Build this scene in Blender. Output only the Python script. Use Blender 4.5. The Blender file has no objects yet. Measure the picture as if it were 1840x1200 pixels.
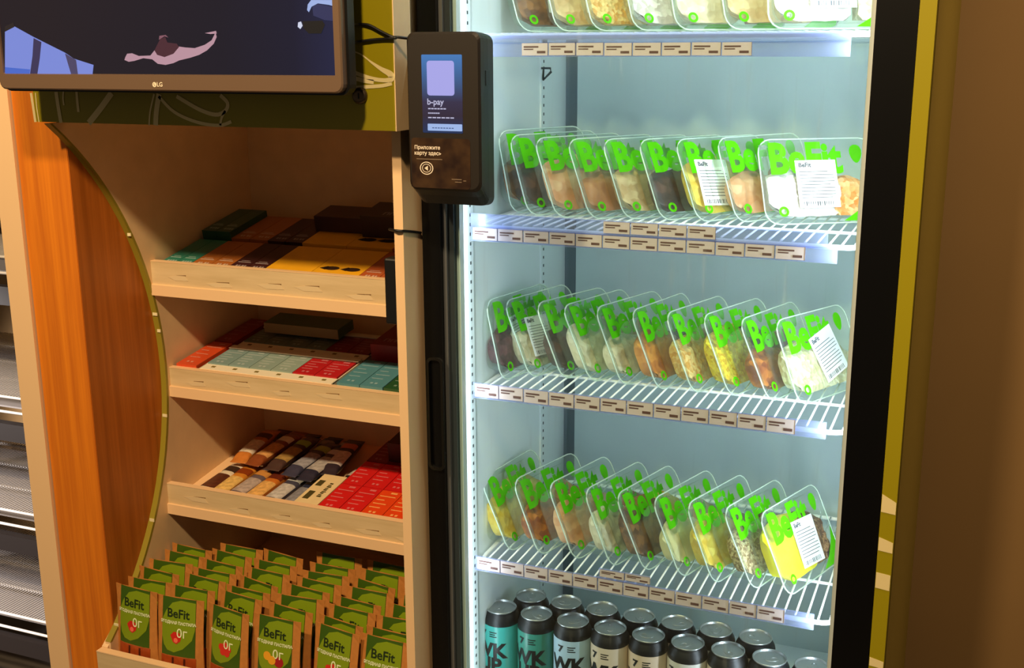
import bpy, bmesh, math, random
from mathutils import Vector, Matrix, noise
random.seed(7)
S = bpy.context.scene
COL = S.collection
PI = math.pi
R = math.radians

# ------------------------------------------------------------------ camera, world, lamps, exposure
F_PX, YAW, PITCH, ROLL = 2081.76, R(22.413), R(14.067), R(-0.2907)
CAM = Vector((0, -1.58, 1.64))
_h = Vector((-math.sin(YAW), math.cos(YAW), 0)); _r = Vector((math.cos(YAW), math.sin(YAW), 0)); _z = Vector((0, 0, 1))
_fw = math.cos(PITCH) * _h - math.sin(PITCH) * _z
_up = math.sin(PITCH) * _h + math.cos(PITCH) * _z
_rt = math.cos(ROLL) * _r + math.sin(ROLL) * _up
_u2 = -math.sin(ROLL) * _r + math.cos(ROLL) * _up
cd = bpy.data.cameras.new('camera'); cam = bpy.data.objects.new('camera', cd); COL.objects.link(cam)
cd.sensor_width = 36; cd.lens = F_PX / 1840 * 36; cd.clip_start = .05
m3 = Matrix((_rt, _u2, -_fw)).transposed()
cam.matrix_world = Matrix.Translation(CAM) @ m3.to_4x4()
S.camera = cam

w = bpy.data.worlds.new('world'); S.world = w; w.use_nodes = True
w.node_tree.nodes['Background'].inputs[0].default_value = (1.0, .80, .58, 1)
w.node_tree.nodes['Background'].inputs[1].default_value = .10

def lamp(name, typ, loc, target, energy, color, **k):
    d = bpy.data.lights.new(name, typ); d.energy = energy; d.color = color
    for a, b in k.items(): setattr(d, a, b)
    o = bpy.data.objects.new(name, d); COL.objects.link(o); o.location = loc
    o.rotation_euler = (Vector(target) - Vector(loc)).to_track_quat('-Z', 'Y').to_euler()
    return o
lamp('ceiling_spotlight', 'SPOT', (-.35, -1.55, 2.75), (-1.0, 0, 1.0), 132, (1, .74, .43), spot_size=R(95), spot_blend=.6, shadow_soft_size=.06)
lamp('ceiling_spotlight', 'SPOT', (-1.345, -1.55, 2.75), (-1.1, 0, 1.0), 132, (1, .74, .43), spot_size=R(95), spot_blend=.6, shadow_soft_size=.06)
lamp('wall_fill_light', 'SPOT', (.75, -.35, 2.75), (.25, .8, 1.0), 110, (1, .74, .42), spot_size=R(75), spot_blend=1, shadow_soft_size=.05)  # added fill that brightens the brown wall beside the fridge
lamp('rack_fill_light', 'SPOT', (-3.35, -.85, 1.42), (-2.12, .45, .62), 430, (1, .93, .90), spot_size=R(34), spot_blend=.35, shadow_soft_size=.08)  # added low fill aimed at the wire rack, no fixture stands there
S.view_settings.view_transform = 'Standard'; S.view_settings.look = 'None'
S.view_settings.exposure = 0; S.view_settings.gamma = 1; S.view_settings.use_curve_mapping = False
S.cycles.max_bounces = 10; S.cycles.transparent_max_bounces = 40; S.cycles.diffuse_bounces = 4
S.cycles.glossy_bounces = 4; S.cycles.transmission_bounces = 6
S.cycles.sample_clamp_indirect = 4; S.cycles.caustics_reflective = False; S.cycles.caustics_refractive = False
S.cycles.use_denoising = True

def at(px, py, Y):
    """the point of the vertical plane at depth Y that a photograph pixel shows (for flat prints on known panels)"""
    d = _rt * ((px - 920) / F_PX) - _u2 * ((py - 600) / F_PX) + _fw
    return CAM + d * ((Y - CAM.y) / d.y)

# ------------------------------------------------------------------ materials
def lin(c): return c / 12.92 if c <= .04045 else ((c + .055) / 1.055) ** 2.4
def hx(s):
    s = s.lstrip('#'); return tuple(lin(int(s[i:i + 2], 16) / 255) for i in (0, 2, 4)) + (1,)
def newmat(name):
    m = bpy.data.materials.new(name); m.use_nodes = True
    return m, m.node_tree.nodes, m.node_tree.links, m.node_tree.nodes['Principled BSDF']
MC = {}
def mat(name, col, rough=.5, metal=0, emit=0, spec=.5, grain=0, scale=60, bump=0):
    if name in MC: return MC[name]
    m, N, L, p = newmat(name); c = hx(col)
    p.inputs['Base Color'].default_value = c; p.inputs['Roughness'].default_value = rough
    p.inputs['Metallic'].default_value = metal; p.inputs['Specular IOR Level'].default_value = spec
    if emit:
        p.inputs['Emission Color'].default_value = c; p.inputs['Emission Strength'].default_value = emit
        p.inputs['Base Color'].default_value = (.01, .01, .01, 1)
    if grain or bump:
        tc = N.new('ShaderNodeTexCoord'); n = N.new('ShaderNodeTexNoise'); n.inputs['Scale'].default_value = scale; n.inputs['Detail'].default_value = 4
        L.new(tc.outputs['Object'], n.inputs['Vector'])
        if grain:
            r = N.new('ShaderNodeValToRGB')
            r.color_ramp.elements[0].position = .3; r.color_ramp.elements[1].position = .7
            r.color_ramp.elements[0].color = tuple(x * (1 - grain) for x in c[:3]) + (1,)
            r.color_ramp.elements[1].color = tuple(min(1, x * (1 + grain * .6)) for x in c[:3]) + (1,)
            L.new(n.outputs['Fac'], r.inputs[0]); L.new(r.outputs[0], p.inputs['Base Color'])
        if bump:
            b = N.new('ShaderNodeBump'); b.inputs['Strength'].default_value = bump; b.inputs['Distance'].default_value = .003
            L.new(n.outputs['Fac'], b.inputs['Height']); L.new(b.outputs[0], p.inputs['Normal'])
    MC[name] = m; return m
def wood(name, c1, c2, axis_scale, rough=.45, bump=.0):
    if name in MC: return MC[name]
    m, N, L, p = newmat(name)
    tc = N.new('ShaderNodeTexCoord'); mp = N.new('ShaderNodeMapping'); mp.inputs['Scale'].default_value = axis_scale
    n = N.new('ShaderNodeTexNoise'); n.inputs['Scale'].default_value = 1; n.inputs['Detail'].default_value = 6; n.inputs['Roughness'].default_value = .62
    r = N.new('ShaderNodeValToRGB'); r.color_ramp.elements[0].position = .32; r.color_ramp.elements[1].position = .68
    r.color_ramp.elements[0].color = hx(c1); r.color_ramp.elements[1].color = hx(c2)
    L.new(tc.outputs['Object'], mp.inputs[0]); L.new(mp.outputs[0], n.inputs['Vector']); L.new(n.outputs['Fac'], r.inputs[0]); L.new(r.outputs[0], p.inputs['Base Color'])
    p.inputs['Roughness'].default_value = rough
    MC[name] = m; return m
def food(name, c1, c2, scale=140, c3=None):
    k = 'food_' + name
    if k in MC: return MC[k]
    m, N, L, p = newmat(k)
    tc = N.new('ShaderNodeTexCoord'); v = N.new('ShaderNodeTexVoronoi'); v.inputs['Scale'].default_value = scale
    n = N.new('ShaderNodeTexNoise'); n.inputs['Scale'].default_value = scale * .45; n.inputs['Detail'].default_value = 3
    r = N.new('ShaderNodeValToRGB'); e = r.color_ramp.elements
    e[0].position = .35; e[0].color = hx(c1); e[1].position = .65; e[1].color = hx(c2)
    if c3: x = e.new(.5); x.color = hx(c3)
    ad = N.new('ShaderNodeMath'); ad.operation = 'MULTIPLY_ADD'; ad.inputs[1].default_value = .5 if scale > 105 else .22
    sep = N.new('ShaderNodeSeparateColor')
    L.new(tc.outputs['Object'], v.inputs['Vector']); L.new(tc.outputs['Object'], n.inputs['Vector'])
    L.new(v.outputs['Color'], sep.inputs[0]); L.new(sep.outputs[0], ad.inputs[0])
    s2 = N.new('ShaderNodeMath'); s2.operation = 'MULTIPLY'; s2.inputs[1].default_value = .5 if scale > 105 else .8
    L.new(n.outputs['Fac'], s2.inputs[0]); L.new(s2.outputs[0], ad.inputs[2]); L.new(ad.outputs[0], r.inputs[0]); L.new(r.outputs[0], p.inputs['Base Color'])
    b = N.new('ShaderNodeBump'); b.inputs['Strength'].default_value = .6; b.inputs['Distance'].default_value = .003
    L.new(v.outputs['Distance'], b.inputs['Height']); L.new(b.outputs[0], p.inputs['Normal'])
    p.inputs['Roughness'].default_value = .45
    MC[k] = m; return m
def clear(name, col='#ffffff', milk=.06, gloss=.08, rough=.12):
    """thin clear plastic or glass: mostly see-through, a little milky, a little glossy"""
    if name in MC: return MC[name]
    m, N, L, p = newmat(name); N.remove(p); out = N['Material Output']
    t = N.new('ShaderNodeBsdfTransparent'); t.inputs[0].default_value = hx(col)
    d = N.new('ShaderNodeBsdfDiffuse'); d.inputs[0].default_value = hx(col)
    g = N.new('ShaderNodeBsdfGlossy'); g.inputs['Roughness'].default_value = rough
    a = N.new('ShaderNodeMixShader'); a.inputs[0].default_value = milk
    b = N.new('ShaderNodeMixShader'); fr = N.new('ShaderNodeLayerWeight'); fr.inputs['Blend'].default_value = .5
    pw = N.new('ShaderNodeMath'); pw.operation = 'POWER'; pw.inputs[1].default_value = 4
    mu = N.new('ShaderNodeMath'); mu.operation = 'MULTIPLY_ADD'; mu.inputs[1].default_value = gloss * 6; mu.inputs[2].default_value = gloss * .6
    L.new(fr.outputs['Facing'], pw.inputs[0]); L.new(pw.outputs[0], mu.inputs[0]); mu.use_clamp = True
    L.new(t.outputs[0], a.inputs[1]); L.new(d.outputs[0], a.inputs[2])
    L.new(mu.outputs[0], b.inputs[0]); L.new(a.outputs[0], b.inputs[1]); L.new(g.outputs[0], b.inputs[2])
    L.new(b.outputs[0], out.inputs[0])
    MC[name] = m; return m

CREAM = mat('cream_laminate', '#e8c799', .5, grain=.05, scale=25)
CREAM_EDGE = mat('cream_edge_band', '#efc899', .45)
LIP = wood('pale_lip_board', '#cbb083', '#dcc297', (6, 60, 60), .5)
ORANGE = wood('orange_wood_laminate', '#c86a12', '#ea8719', (70, 70, 2.2), .5)
YELLOW_EDGE = mat('olive_edge_band', '#94862a', .4)
GREEN_PANEL = mat('olive_green_panel', '#978a08', .4)
STROKE = mat('cream_line_print', '#e6d39a', .5)
BLACK = mat('black_plastic', '#0c0c0d', .45)
BLACK_GLOSS = mat('black_coated_steel', '#050506', .35, spec=.3)
SILVER = mat('brushed_silver', '#8b8d8e', .35, .7)
LINER = mat('white_fridge_liner', '#dfe9ea', .5)
BACKP = mat('grey_fridge_back', '#b4c4c4', .5, grain=.06, scale=6)
WHITE_WIRE = mat('white_coated_wire', '#f2f4f4', .35)
GREY_STRIP = mat('dark_grey_channel', '#6e7c82', .6)
PLASTIC = clear('clear_tray_plastic', '#f4faf6', .05, .03, .15)
FILM = clear('clear_lid_film', '#f6fbf8', .035, .02, .25)
RIMM = clear('cloudy_tray_rim', '#f2fff6', .42, .10, .2)
RAILP = clear('clear_price_rail', '#e2e8ff', .17, .05, .2)
GLASS = clear('door_glass', '#f2faf8', .012, .03, .02)
def smear_glass():
    N, L = GLASS.node_tree.nodes, GLASS.node_tree.links
    tc = N.new('ShaderNodeTexCoord'); mp = N.new('ShaderNodeMapping'); mp.inputs['Rotation'].default_value = (0, R(48), 0); mp.inputs['Scale'].default_value = (110, 1, 7)
    n = N.new('ShaderNodeTexNoise'); n.inputs['Scale'].default_value = 1; n.inputs['Detail'].default_value = 2
    n2 = N.new('ShaderNodeTexNoise'); n2.inputs['Scale'].default_value = 5
    r = N.new('ShaderNodeMapRange'); r.inputs['From Min'].default_value = .56; r.inputs['From Max'].default_value = .78; r.inputs['To Min'].default_value = .008; r.inputs['To Max'].default_value = .07
    mu = N.new('ShaderNodeMath'); mu.operation = 'MULTIPLY'
    r2 = N.new('ShaderNodeMapRange'); r2.inputs['From Min'].default_value = .42; r2.inputs['From Max'].default_value = .62
    L.new(tc.outputs['Object'], mp.inputs[0]); L.new(mp.outputs[0], n.inputs['Vector']); L.new(n.outputs['Fac'], r.inputs['Value'])
    L.new(tc.outputs['Object'], n2.inputs['Vector']); L.new(n2.outputs['Fac'], r2.inputs['Value']); L.new(r.outputs[0], mu.inputs[0]); L.new(r2.outputs[0], mu.inputs[1])
    for l in L:
        if l.to_node.type == 'MIX_SHADER' and l.from_node.type == 'BSDF_DIFFUSE': a = l.to_node
    L.new(mu.outputs[0], a.inputs[0])
smear_glass()
PRINT_GREEN = clear('lime_green_print', '#58c40e', .84, .02, .3)
WHITE_PAPER = mat('white_label_paper', '#f2f4f4', .6)
INK = mat('grey_ink', '#50565c', .7)
TAG = mat('pink_price_paper', '#fdeef4', .6)
_n = TAG.node_tree; _t = _n.nodes.new('ShaderNodeBsdfTranslucent'); _t.inputs[0].default_value = hx('#f8d8cc'); _x = _n.nodes.new('ShaderNodeMixShader'); _x.inputs[0].default_value = .3
_n.links.new(_n.nodes['Principled BSDF'].outputs[0], _x.inputs[1]); _n.links.new(_t.outputs[0], _x.inputs[2]); _n.links.new(_x.outputs[0], _n.nodes['Material Output'].inputs[0])
ALU = mat('can_aluminium', '#b4b8b8', .34, .9)
KRAFT = mat('kraft_paper', '#c07c38', .55, grain=.12, scale=90, bump=.1)
POUCH_GREEN = mat('dark_green_print', '#3a580c', .4)
POUCH_LIME = mat('leaf_green_print', '#7d9312', .4)
RACKM = mat('galvanised_wire', '#a39d99', .45)

# ------------------------------------------------------------------ mesh helpers
class MB:
    """collects boxes, prisms, tubes and patches, then links them as ONE mesh object"""
    def __init__(s): s.v = []; s.f = []; s.mi = []; s.cur = 0; s.sm = []
    def face(s, idx, smooth=False): s.f.append(idx); s.mi.append(s.cur); s.sm.append(smooth)
    def box(s, x0, x1, y0, y1, z0, z1, M=None):
        b = len(s.v)
        P = [Vector(p) for p in ((x0, y0, z0), (x1, y0, z0), (x1, y1, z0), (x0, y1, z0), (x0, y0, z1), (x1, y0, z1), (x1, y1, z1), (x0, y1, z1))]
        s.v += [(M @ p if M else p) for p in P]
        for q in ((0, 3, 2, 1), (4, 5, 6, 7), (0, 1, 5, 4), (1, 2, 6, 5), (2, 3, 7, 6), (3, 0, 4, 7)): s.face([b + i for i in q])
        return s
    def prism(s, pts, d):
        """closed polygon pts (3D), extruded along vector d"""
        b = len(s.v); n = len(pts); d = Vector(d)
        s.v += [Vector(p) for p in pts] + [Vector(p) + d for p in pts]
        s.face([b + i for i in range(n)][::-1]); s.face([b + n + i for i in range(n)])
        for i in range(n):
            j = (i + 1) % n; s.face([b + i, b + j, b + n + j, b + n + i])
        return s
    def loops(s, L, cap0=False, cap1=False, closed=True, smooth=True):
        b = len(s.v); n = len(L[0])
        for l in L: s.v += [Vector(p) for p in l]
        for k in range(len(L) - 1):
            for i in range(n if closed else n - 1):
                j = (i + 1) % n; s.face([b + k * n + i, b + k * n + j, b + (k + 1) * n + j, b + (k + 1) * n + i], smooth)
        if cap0: s.face([b + i for i in range(n)][::-1])
        if cap1: s.face([b + (len(L) - 1) * n + i for i in range(n)])
        return s
    def tube(s, pts, r, n=6, closed=False):
        pts = [Vector(p) for p in pts]; L = []
        for i, p in enumerate(pts):
            if closed: t = pts[(i + 1) % len(pts)] - pts[i - 1]
            else: t = pts[min(i + 1, len(pts) - 1)] - pts[max(i - 1, 0)]
            t.normalize(); a = Vector((0, 0, 1)) if abs(t.z) < .9 else Vector((1, 0, 0))
            u = t.cross(a).normalized(); v = t.cross(u)
            L.append([p + u * (r * math.cos(2 * PI * k / n)) + v * (r * math.sin(2 * PI * k / n)) for k in range(n)])
        if closed: L.append(L[0])
        return s.loops(L, not closed, not closed)
    def lathe(s, prof, n=24, c=(0, 0), top=True):
        L = [[(c[0] + r * math.cos(2 * PI * k / n), c[1] + r * math.sin(2 * PI * k / n), z) for k in range(n)] for r, z in prof]
        return s.loops(L, True, top)
    def mesh(s, name, mats):
        me = bpy.data.meshes.new(name); me.from_pydata([tuple(v) for v in s.v], [], s.f)
        for m in (mats if isinstance(mats, (list, tuple)) else [mats]): me.materials.append(m)
        me.polygons.foreach_set('material_index', s.mi); me.polygons.foreach_set('use_smooth', s.sm); me.update()
        return me
    def build(s, name, mats, parent=None): return link(name, s.mesh(name, mats), parent)
def link(name, me, parent=None, mats=None):
    o = bpy.data.objects.new(name, me); COL.objects.link(o)
    if parent: o.parent = parent
    if mats:
        for i, m in enumerate(mats if isinstance(mats, (list, tuple)) else [mats]):
            o.material_slots[i].link = 'OBJECT'; o.material_slots[i].material = m
    return o
def bevel(o, wd=.003, seg=2):
    b = o.modifiers.new('bevel', 'BEVEL'); b.width = wd; b.segments = seg; b.limit_method = 'ANGLE'; b.angle_limit = R(40)
    return o
def tag(o, label=None, cat=None, group=None, kind=None):
    for k, v in (('label', label), ('category', cat), ('group', group), ('kind', kind)):
        if v: o[k] = v
    return o
def empty(name, loc=(0, 0, 0), rot=(0, 0, 0)):
    o = bpy.data.objects.new(name, None); COL.objects.link(o); o.location = loc; o.rotation_euler = rot; o.empty_display_size = .02
    return o
def copy_tree(o, parent=None):
    c = o.copy(); COL.objects.link(c)
    if parent: c.parent = parent
    for ch in list(o.children): copy_tree(ch, c)
    return c
def rrect(x0, x1, z0, z1, r, y=0, n=4):
    P = []
    for cx, cz, a in ((x1 - r, z0 + r, -90), (x1 - r, z1 - r, 0), (x0 + r, z1 - r, 90), (x0 + r, z0 + r, 180)):
        for k in range(n + 1):
            t = R(a + 90 * k / n); P.append((cx + r * math.cos(t), y, cz + r * math.sin(t)))
    return P
TXT = {}
def text_mesh(txt, size=1.0, bold=0, align='CENTER', sx=1.0):
    """flat lettering as a mesh in the xz plane, facing -y"""
    k = (txt, size, bold, align, sx)
    if k in TXT: return TXT[k]
    c = bpy.data.curves.new('lettering', 'FONT'); c.body = txt; c.size = size; c.offset = bold; c.align_x = align; c.align_y = 'CENTER'
    c.resolution_u = 3; c.fill_mode = 'FRONT'
    o = bpy.data.objects.new('lettering', c); COL.objects.link(o)
    bpy.context.view_layer.update()
    me = bpy.data.meshes.new_from_object(o.evaluated_get(bpy.context.evaluated_depsgraph_get()))
    bpy.data.objects.remove(o); bpy.data.curves.remove(c)
    for v in me.vertices: v.co = (v.co.x * sx, 0, v.co.y)
    TXT[k] = me; return me
def fine_text(txt, size, bold, align, sx, step):
    k = (txt, size, bold, align, sx, step)
    if k in TXT: return TXT[k]
    bm = bmesh.new(); bm.from_mesh(text_mesh(txt, size, bold, align, sx)); bmesh.ops.triangulate(bm, faces=bm.faces[:])
    x = min(v.co.x for v in bm.verts) + step; xe = max(v.co.x for v in bm.verts)
    while x < xe:
        bmesh.ops.bisect_plane(bm, geom=bm.verts[:] + bm.edges[:] + bm.faces[:], plane_co=(x, 0, 0), plane_no=(1, 0, 0)); x += step
    me = bpy.data.meshes.new('lettering'); bm.to_mesh(me); bm.free(); TXT[k] = me; return me
def add_text(mb, txt, pos, size, bold=0, align='CENTER', f=None, sx=1.0, step=0):
    """append lettering to a MB at (x, z) in its plane; f maps (x, z) to a 3D point"""
    me = fine_text(txt, size, bold, align, sx, step) if step else text_mesh(txt, size, bold, align, sx); b = len(mb.v)
    for v in me.vertices:
        x, z = v.co.x + pos[0], v.co.z + pos[1]
        mb.v.append(Vector(f(x, z)) if f else Vector((x, 0, z)))
    for p in me.polygons: mb.face([b + i for i in p.vertices])
def ribbon(mb, pts, wd, y=None, off=Vector((0, -.0008, 0))):
    """a flat stroke in a vertical plane facing -y"""
    pts = [Vector(p) + off for p in pts]; L, Rr = [], []
    for i, p in enumerate(pts):
        t = pts[min(i + 1, len(pts) - 1)] - pts[max(i - 1, 0)]; t.y = 0; t.normalize()
        nn = Vector((-t.z, 0, t.x)); ww = wd[i] if isinstance(wd, (list, tuple)) else wd
        L.append(p + nn * ww / 2); Rr.append(p - nn * ww / 2)
    mb.loops([Rr, L], closed=False, smooth=False)
def smooth_pts(pts, k=5):
    pts = [Vector(p) for p in pts]; out = []
    for i in range(len(pts) - 1):
        p0, p1, p2, p3 = pts[max(i - 1, 0)], pts[i], pts[i + 1], pts[min(i + 2, len(pts) - 1)]
        for j in range(k):
            t = j / k
            out.append(.5 * ((2 * p1) + (p2 - p0) * t + (2 * p0 - 5 * p1 + 4 * p2 - p3) * t * t + (3 * p1 - p0 - 3 * p2 + p3) * t ** 3))
    return out + [pts[-1]]
ORD = ['first', 'second', 'third', 'fourth', 'fifth', 'sixth', 'seventh', 'eighth', 'ninth', 'tenth', 'eleventh', 'twelfth']

# ------------------------------------------------------------------ the setting
WALLM = mat('brown_wall_paint', '#8e6d40', .7, grain=.05, scale=3)
tag(MB().box(-4.5, 2.6, .80, .90, 0, 2.9).build('wall_back', WALLM), 'plain brown wall behind the fridge and the cabinet', 'wall', kind='structure')
tag(MB().box(-4.5, 2.6, -3.2, .90, -.05, 0).build('floor', mat('grey_floor', '#77706a', .5, grain=.1, scale=8)), 'grey shop floor', 'floor', kind='structure')

# ------------------------------------------------------------------ display cabinet
XL, XR = -1.412, -.811            # inside faces
YF, YB = -.07, .43
cab = empty('display_cabinet', (-1.11, .18, 0))
tag(cab, 'cream and orange wood display cabinet with bowed cut-out side and slanted shelves', 'cabinet')
def cpart(mb, name, m, parent=None):
    o = mb.build(name, m, parent or cab)
    if parent is None: o.matrix_parent_inverse = Matrix.Translation(-cab.location)
    return o
cpart(MB().box(-1.582, -1.535, YF, .45, 0, 2.05), 'outer_post', CREAM_EDGE)
cpart(MB().box(-1.5325, -1.4250, YF + .006, .45, 0, 2.05), 'wood_panel', ORANGE)
cpart(MB().box(-1.4250, -1.4238, YF + .007, .44, 0, 2.05), 'wood_side', wood('brown_wood_laminate', '#a05512', '#c26c20', (70, 70, 2.2), .5))
CY, CZ, CR = -.484, 1.042, .606
arc = []
a0, a1 = math.asin((1.518 - CZ) / CR), math.asin((.583 - CZ) / CR)
for k in range(33):
    a = a0 + (a1 - a0) * k / 32; arc.append((CY + CR * math.cos(a), CZ + CR * math.sin(a)))
yt, yb = arc[0][0], arc[-1][0]
poly = arc + [(yb, 0), (YB, 0), (YB, 2.05), (YF + .001, 2.05), (YF + .001, 1.5185), (yt, 1.5185)]
cpart(MB().prism([(-1.4236, y, z) for y, z in poly], (1.4236 + XL, 0, 0)), 'side_panel', CREAM)
mb = MB()                                                      # the edge band that follows the bow
mb.loops([[(x, y - .0006, z) for y, z in arc] for x in (-1.4237, -1.4118)], closed=False)
mb.loops([[(-1.4112, y + d, z) for y, z in arc] for d in (-.001, .0045)], closed=False)
cpart(mb, 'edge_band', YELLOW_EDGE)
for k in (8, 13, 14, 19, 25, 31):
    y, z = arc[k]; mb = MB().box(-1.4238 + .003 * (k % 3), -1.4105, y - .0022, y - .0005, z - .0028, z + .0028)
    cpart(mb, 'edge_chip', mat('chip', '#e9dcb0', .6))
cpart(MB().box(XL, XR + .015, YB, YB + .018, 0, 2.05), 'back_panel', CREAM)
cpart(MB().box(XR, XR + .015, YF, .45, 0, 2.05), 'inner_post', CREAM_EDGE)
# header with line drawings, lock
HY = -.120
HX0, HX1, HZ0 = at(62, 195, HY).x, at(710, 200, HY).x, (at(90, 217, HY).z + at(705, 238, HY).z) / 2
cpart(MB().box(HX0, HX1, HY, YF - .001, HZ0, 2.05), 'header_panel', GREEN_PANEL)
hdr = [o for o in cab.children if o.name.startswith('header_panel')][0]
cpart(MB().box(HX1, HX1 + .0015, HY, YF, HZ0 - .0004, 2.05), 'header_edge', CREAM)
def stroke(pxs, wd, s, ox=0, oy=0, Y=HY, parent=None):
    mb = MB(); ribbon(mb, smooth_pts([at(ox + a / s, oy + b / s, Y) for a, b in pxs]), wd)
    o = mb.build('line_drawing', STROKE, parent or hdr)
    if parent is None: o.matrix_parent_inverse = hdr.matrix_parent_inverse.copy() if False else Matrix.Identity(4)
    return o
s = 2.4865
for pxs, wd in (([(140, 415), (150, 480), (160, 545)], .005), ([(160, 415), (166, 480), (176, 545)], .002), ([(252, 410), (262, 480), (274, 548)], .007),
                ([(285, 405), (283, 440), (287, 470)], .003), ([(343, 405), (347, 455), (352, 500)], .005), ([(500, 415), (450, 485), (398, 550)], .010),
                ([(690, 420), (672, 500), (668, 560)], .003), ([(712, 420), (700, 500), (697, 560)], .009),
                ([(710, 430), (780, 500), (880, 545), (980, 560), (1035, 543)], .005), ([(790, 430), (890, 488), (965, 512), (1008, 495), (1018, 460), (985, 425)], .006),
                ([(1008, 495), (992, 525), (985, 560)], .004)):
    stroke(pxs, wd, s)
for pxs, wd in (([(690, 680), (830, 740), (960, 840), (1100, 935), (1200, 990), (1235, 1045), (1190, 1080), (1050, 1075), (900, 1040), (690, 960)], [.002 + .008 * min(1, max(0, (i - 8) / 14)) * (1 if i < 24 else max(.45, 1 - (i - 24) / 14)) for i in range(46)]),
                ([(690, 1040), (850, 1085), (990, 1105)], .006), ([(690, 1185), (900, 1170), (1100, 1155), (1235, 1125)], .005)):
    stroke(pxs, wd, 7.5, 540, 0)
p = at(648, 172, HY)
mb = MB(); mb.lathe([(.0115, 0), (.0115, .004), (.009, .006), (.0065, .006)], 20)
lock = cpart(mb, 'cam_lock', mat('dark_steel', '#6a5a48', .3, .9)); 
for v in lock.data.vertices: v.co = Vector((p.x + v.co.x, HY - v.co.z, p.z + v.co.y))
mb = MB(); mb.box(p.x - .001, p.x + .001, HY - .0065, HY - .006, p.z - .004, p.z + .004); mb.build('key_slot', BLACK, lock)
# slanted shelves: (lip front y, lip bottom z, lip top z, slope)
SHELF = [(.105, 1.193, 1.256, .20), (.133, .990, 1.046, .13), (.10, .763, .823, .13)]
TAN = []
for i, (y0, zb, zt, sl) in enumerate(SHELF):
    zs = zb + .020; ang = math.atan(sl)
    pts = [(XL, y0 - .004, zb), (XL, YB, zb + sl * (YB - y0)), (XL, YB, zs + sl * (YB - y0)), (XL, y0 - .004, zs)]
    sh = cpart(MB().prism(pts, (XR - XL, 0, 0)), 'shelf', CREAM_EDGE)
    lp = MB().box(XL, XR, y0, y0 + .012, zs, zt); lo = lp.build('shelf_lip', LIP, sh)
    MB().box(XL, XR, y0 - .0006, y0 + .0125, zt, zt + .0012).build('lip_edge', CREAM_EDGE, sh)
    rr = random.Random(i + 3)
    for k in range(6 if i != 1 else 4):                        # scraps of old labels left on the lip
        x = XL + .055 + (XR - XL - .12) * (k + .2 * rr.random()) / 5.2; z = zs + .008 + .012 * rr.random(); ln = .018 + .012 * rr.random()
        mb = MB(); q = [(x - ln, y0 - .0006, z + .002), (x - ln * .3, y0 - .0006, z - .004), (x + ln, y0 - .0006, z - .001 - .003 * rr.random()), (x + ln * .7, y0 - .0006, z + .006), (x - ln * .1, y0 - .0006, z + .004 + .003 * rr.random())]
        mb.prism(q, (0, .0005, 0)); mb.build('label_scrap', mat('torn_paper', '#d9c096', .7), sh)
        mb = MB(); mb.prism([(x - ln * .2, y0 - .0009, z + .006), (x + ln * .8, y0 - .0009, z + .0075), (x + ln * .8, y0 - .0009, z + .0062)], (0, .0005, 0)); mb.build('scratch', mat('scratch_brown', '#7d5a30', .7), sh)
# lowest tray
TY, TZB, TZT, TSL = -.104, .49, .573, .13
pts = [(-1.425, TY, TZB), (-1.425, YB, TZB + TSL * (YB - TY)), (-1.425, YB, TZB + .018 + TSL * (YB - TY)), (-1.425, TY, TZB + .018)]
tray = cpart(MB().prism([(XL + .001, y, z) for _, y, z in pts], (XR - XL, 0, 0)), 'tray_shelf', CREAM_EDGE)
MB().box(-1.428, XR, TY - .004, TY + .010, TZB - .03, TZT - .002).build('tray_lip', LIP, tray)
MB().box(-1.428, XR, TY - .0045, TY + .0105, TZT - .002, TZT).build('lip_edge', CREAM_EDGE, tray)
MB().prism([(-1.4285, TY + .011, TZB), (-1.4285, YF + .004, TZB), (-1.4285, YF + .004, TZT + .022), (-1.4285, TY + .011, TZT + .001)], (.013, 0, 0)).build('tray_side', CREAM_EDGE, tray)
MB().box(-1.46, XR, TY - .008, TY - .0045, TZB - .06, TZB + .052).build('tray_skirt', mat('olive_skirt', '#b9a52a', .4), tray) if False else None

# ------------------------------------------------------------------ fridge
fr = empty('refrigerator', (-.445, .3, 0))
tag(fr, 'tall black glass-door fridge with lit white interior, full of food trays', 'refrigerator')
FX0, FX1 = -.792, -.099
def fpart(mb, name, m, parent=None):
    o = mb.build(name, m, parent or fr)
    if parent is None: o.matrix_parent_inverse = Matrix.Translation(-fr.location)
    return o
IX0, IX1, IB, FZ = -.748, -.142, .500, .513
mb = MB().box(FX0, FX1, .03, .62, 0, FZ - .02).box(FX0, IX0 - .012, .03, .62, FZ - .02, 2.05).box(IX1 + .012, FX1, .03, .62, FZ - .02, 2.05).box(IX0 - .012, IX1 + .012, IB + .03, .62, FZ - .02, 2.05).box(FX0, FX1, .03, .62, 2.05, 2.15)
fpart(mb, 'cabinet_body', BLACK_GLOSS)
mb = MB().box(IX0 - .012, IX0, .02, IB + .03, FZ - .02, 2.05).box(IX1, IX1 + .012, .02, IB + .03, FZ - .02, 2.05).box(IX0, IX1, .03, IB + .03, FZ - .02, FZ).box(IX0, IX1, .03, IB + .03, 2.03, 2.05)
fpart(mb, 'liner', LINER)
fpart(MB().box(-.719, IX1, IB - .014, IB + .004, FZ, 2.03), 'back_panel', BACKP)
fpart(MB().box(IX0, -.719, IB + .004, IB + .02, FZ, 2.03), 'corner_channel', GREY_STRIP)
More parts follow.
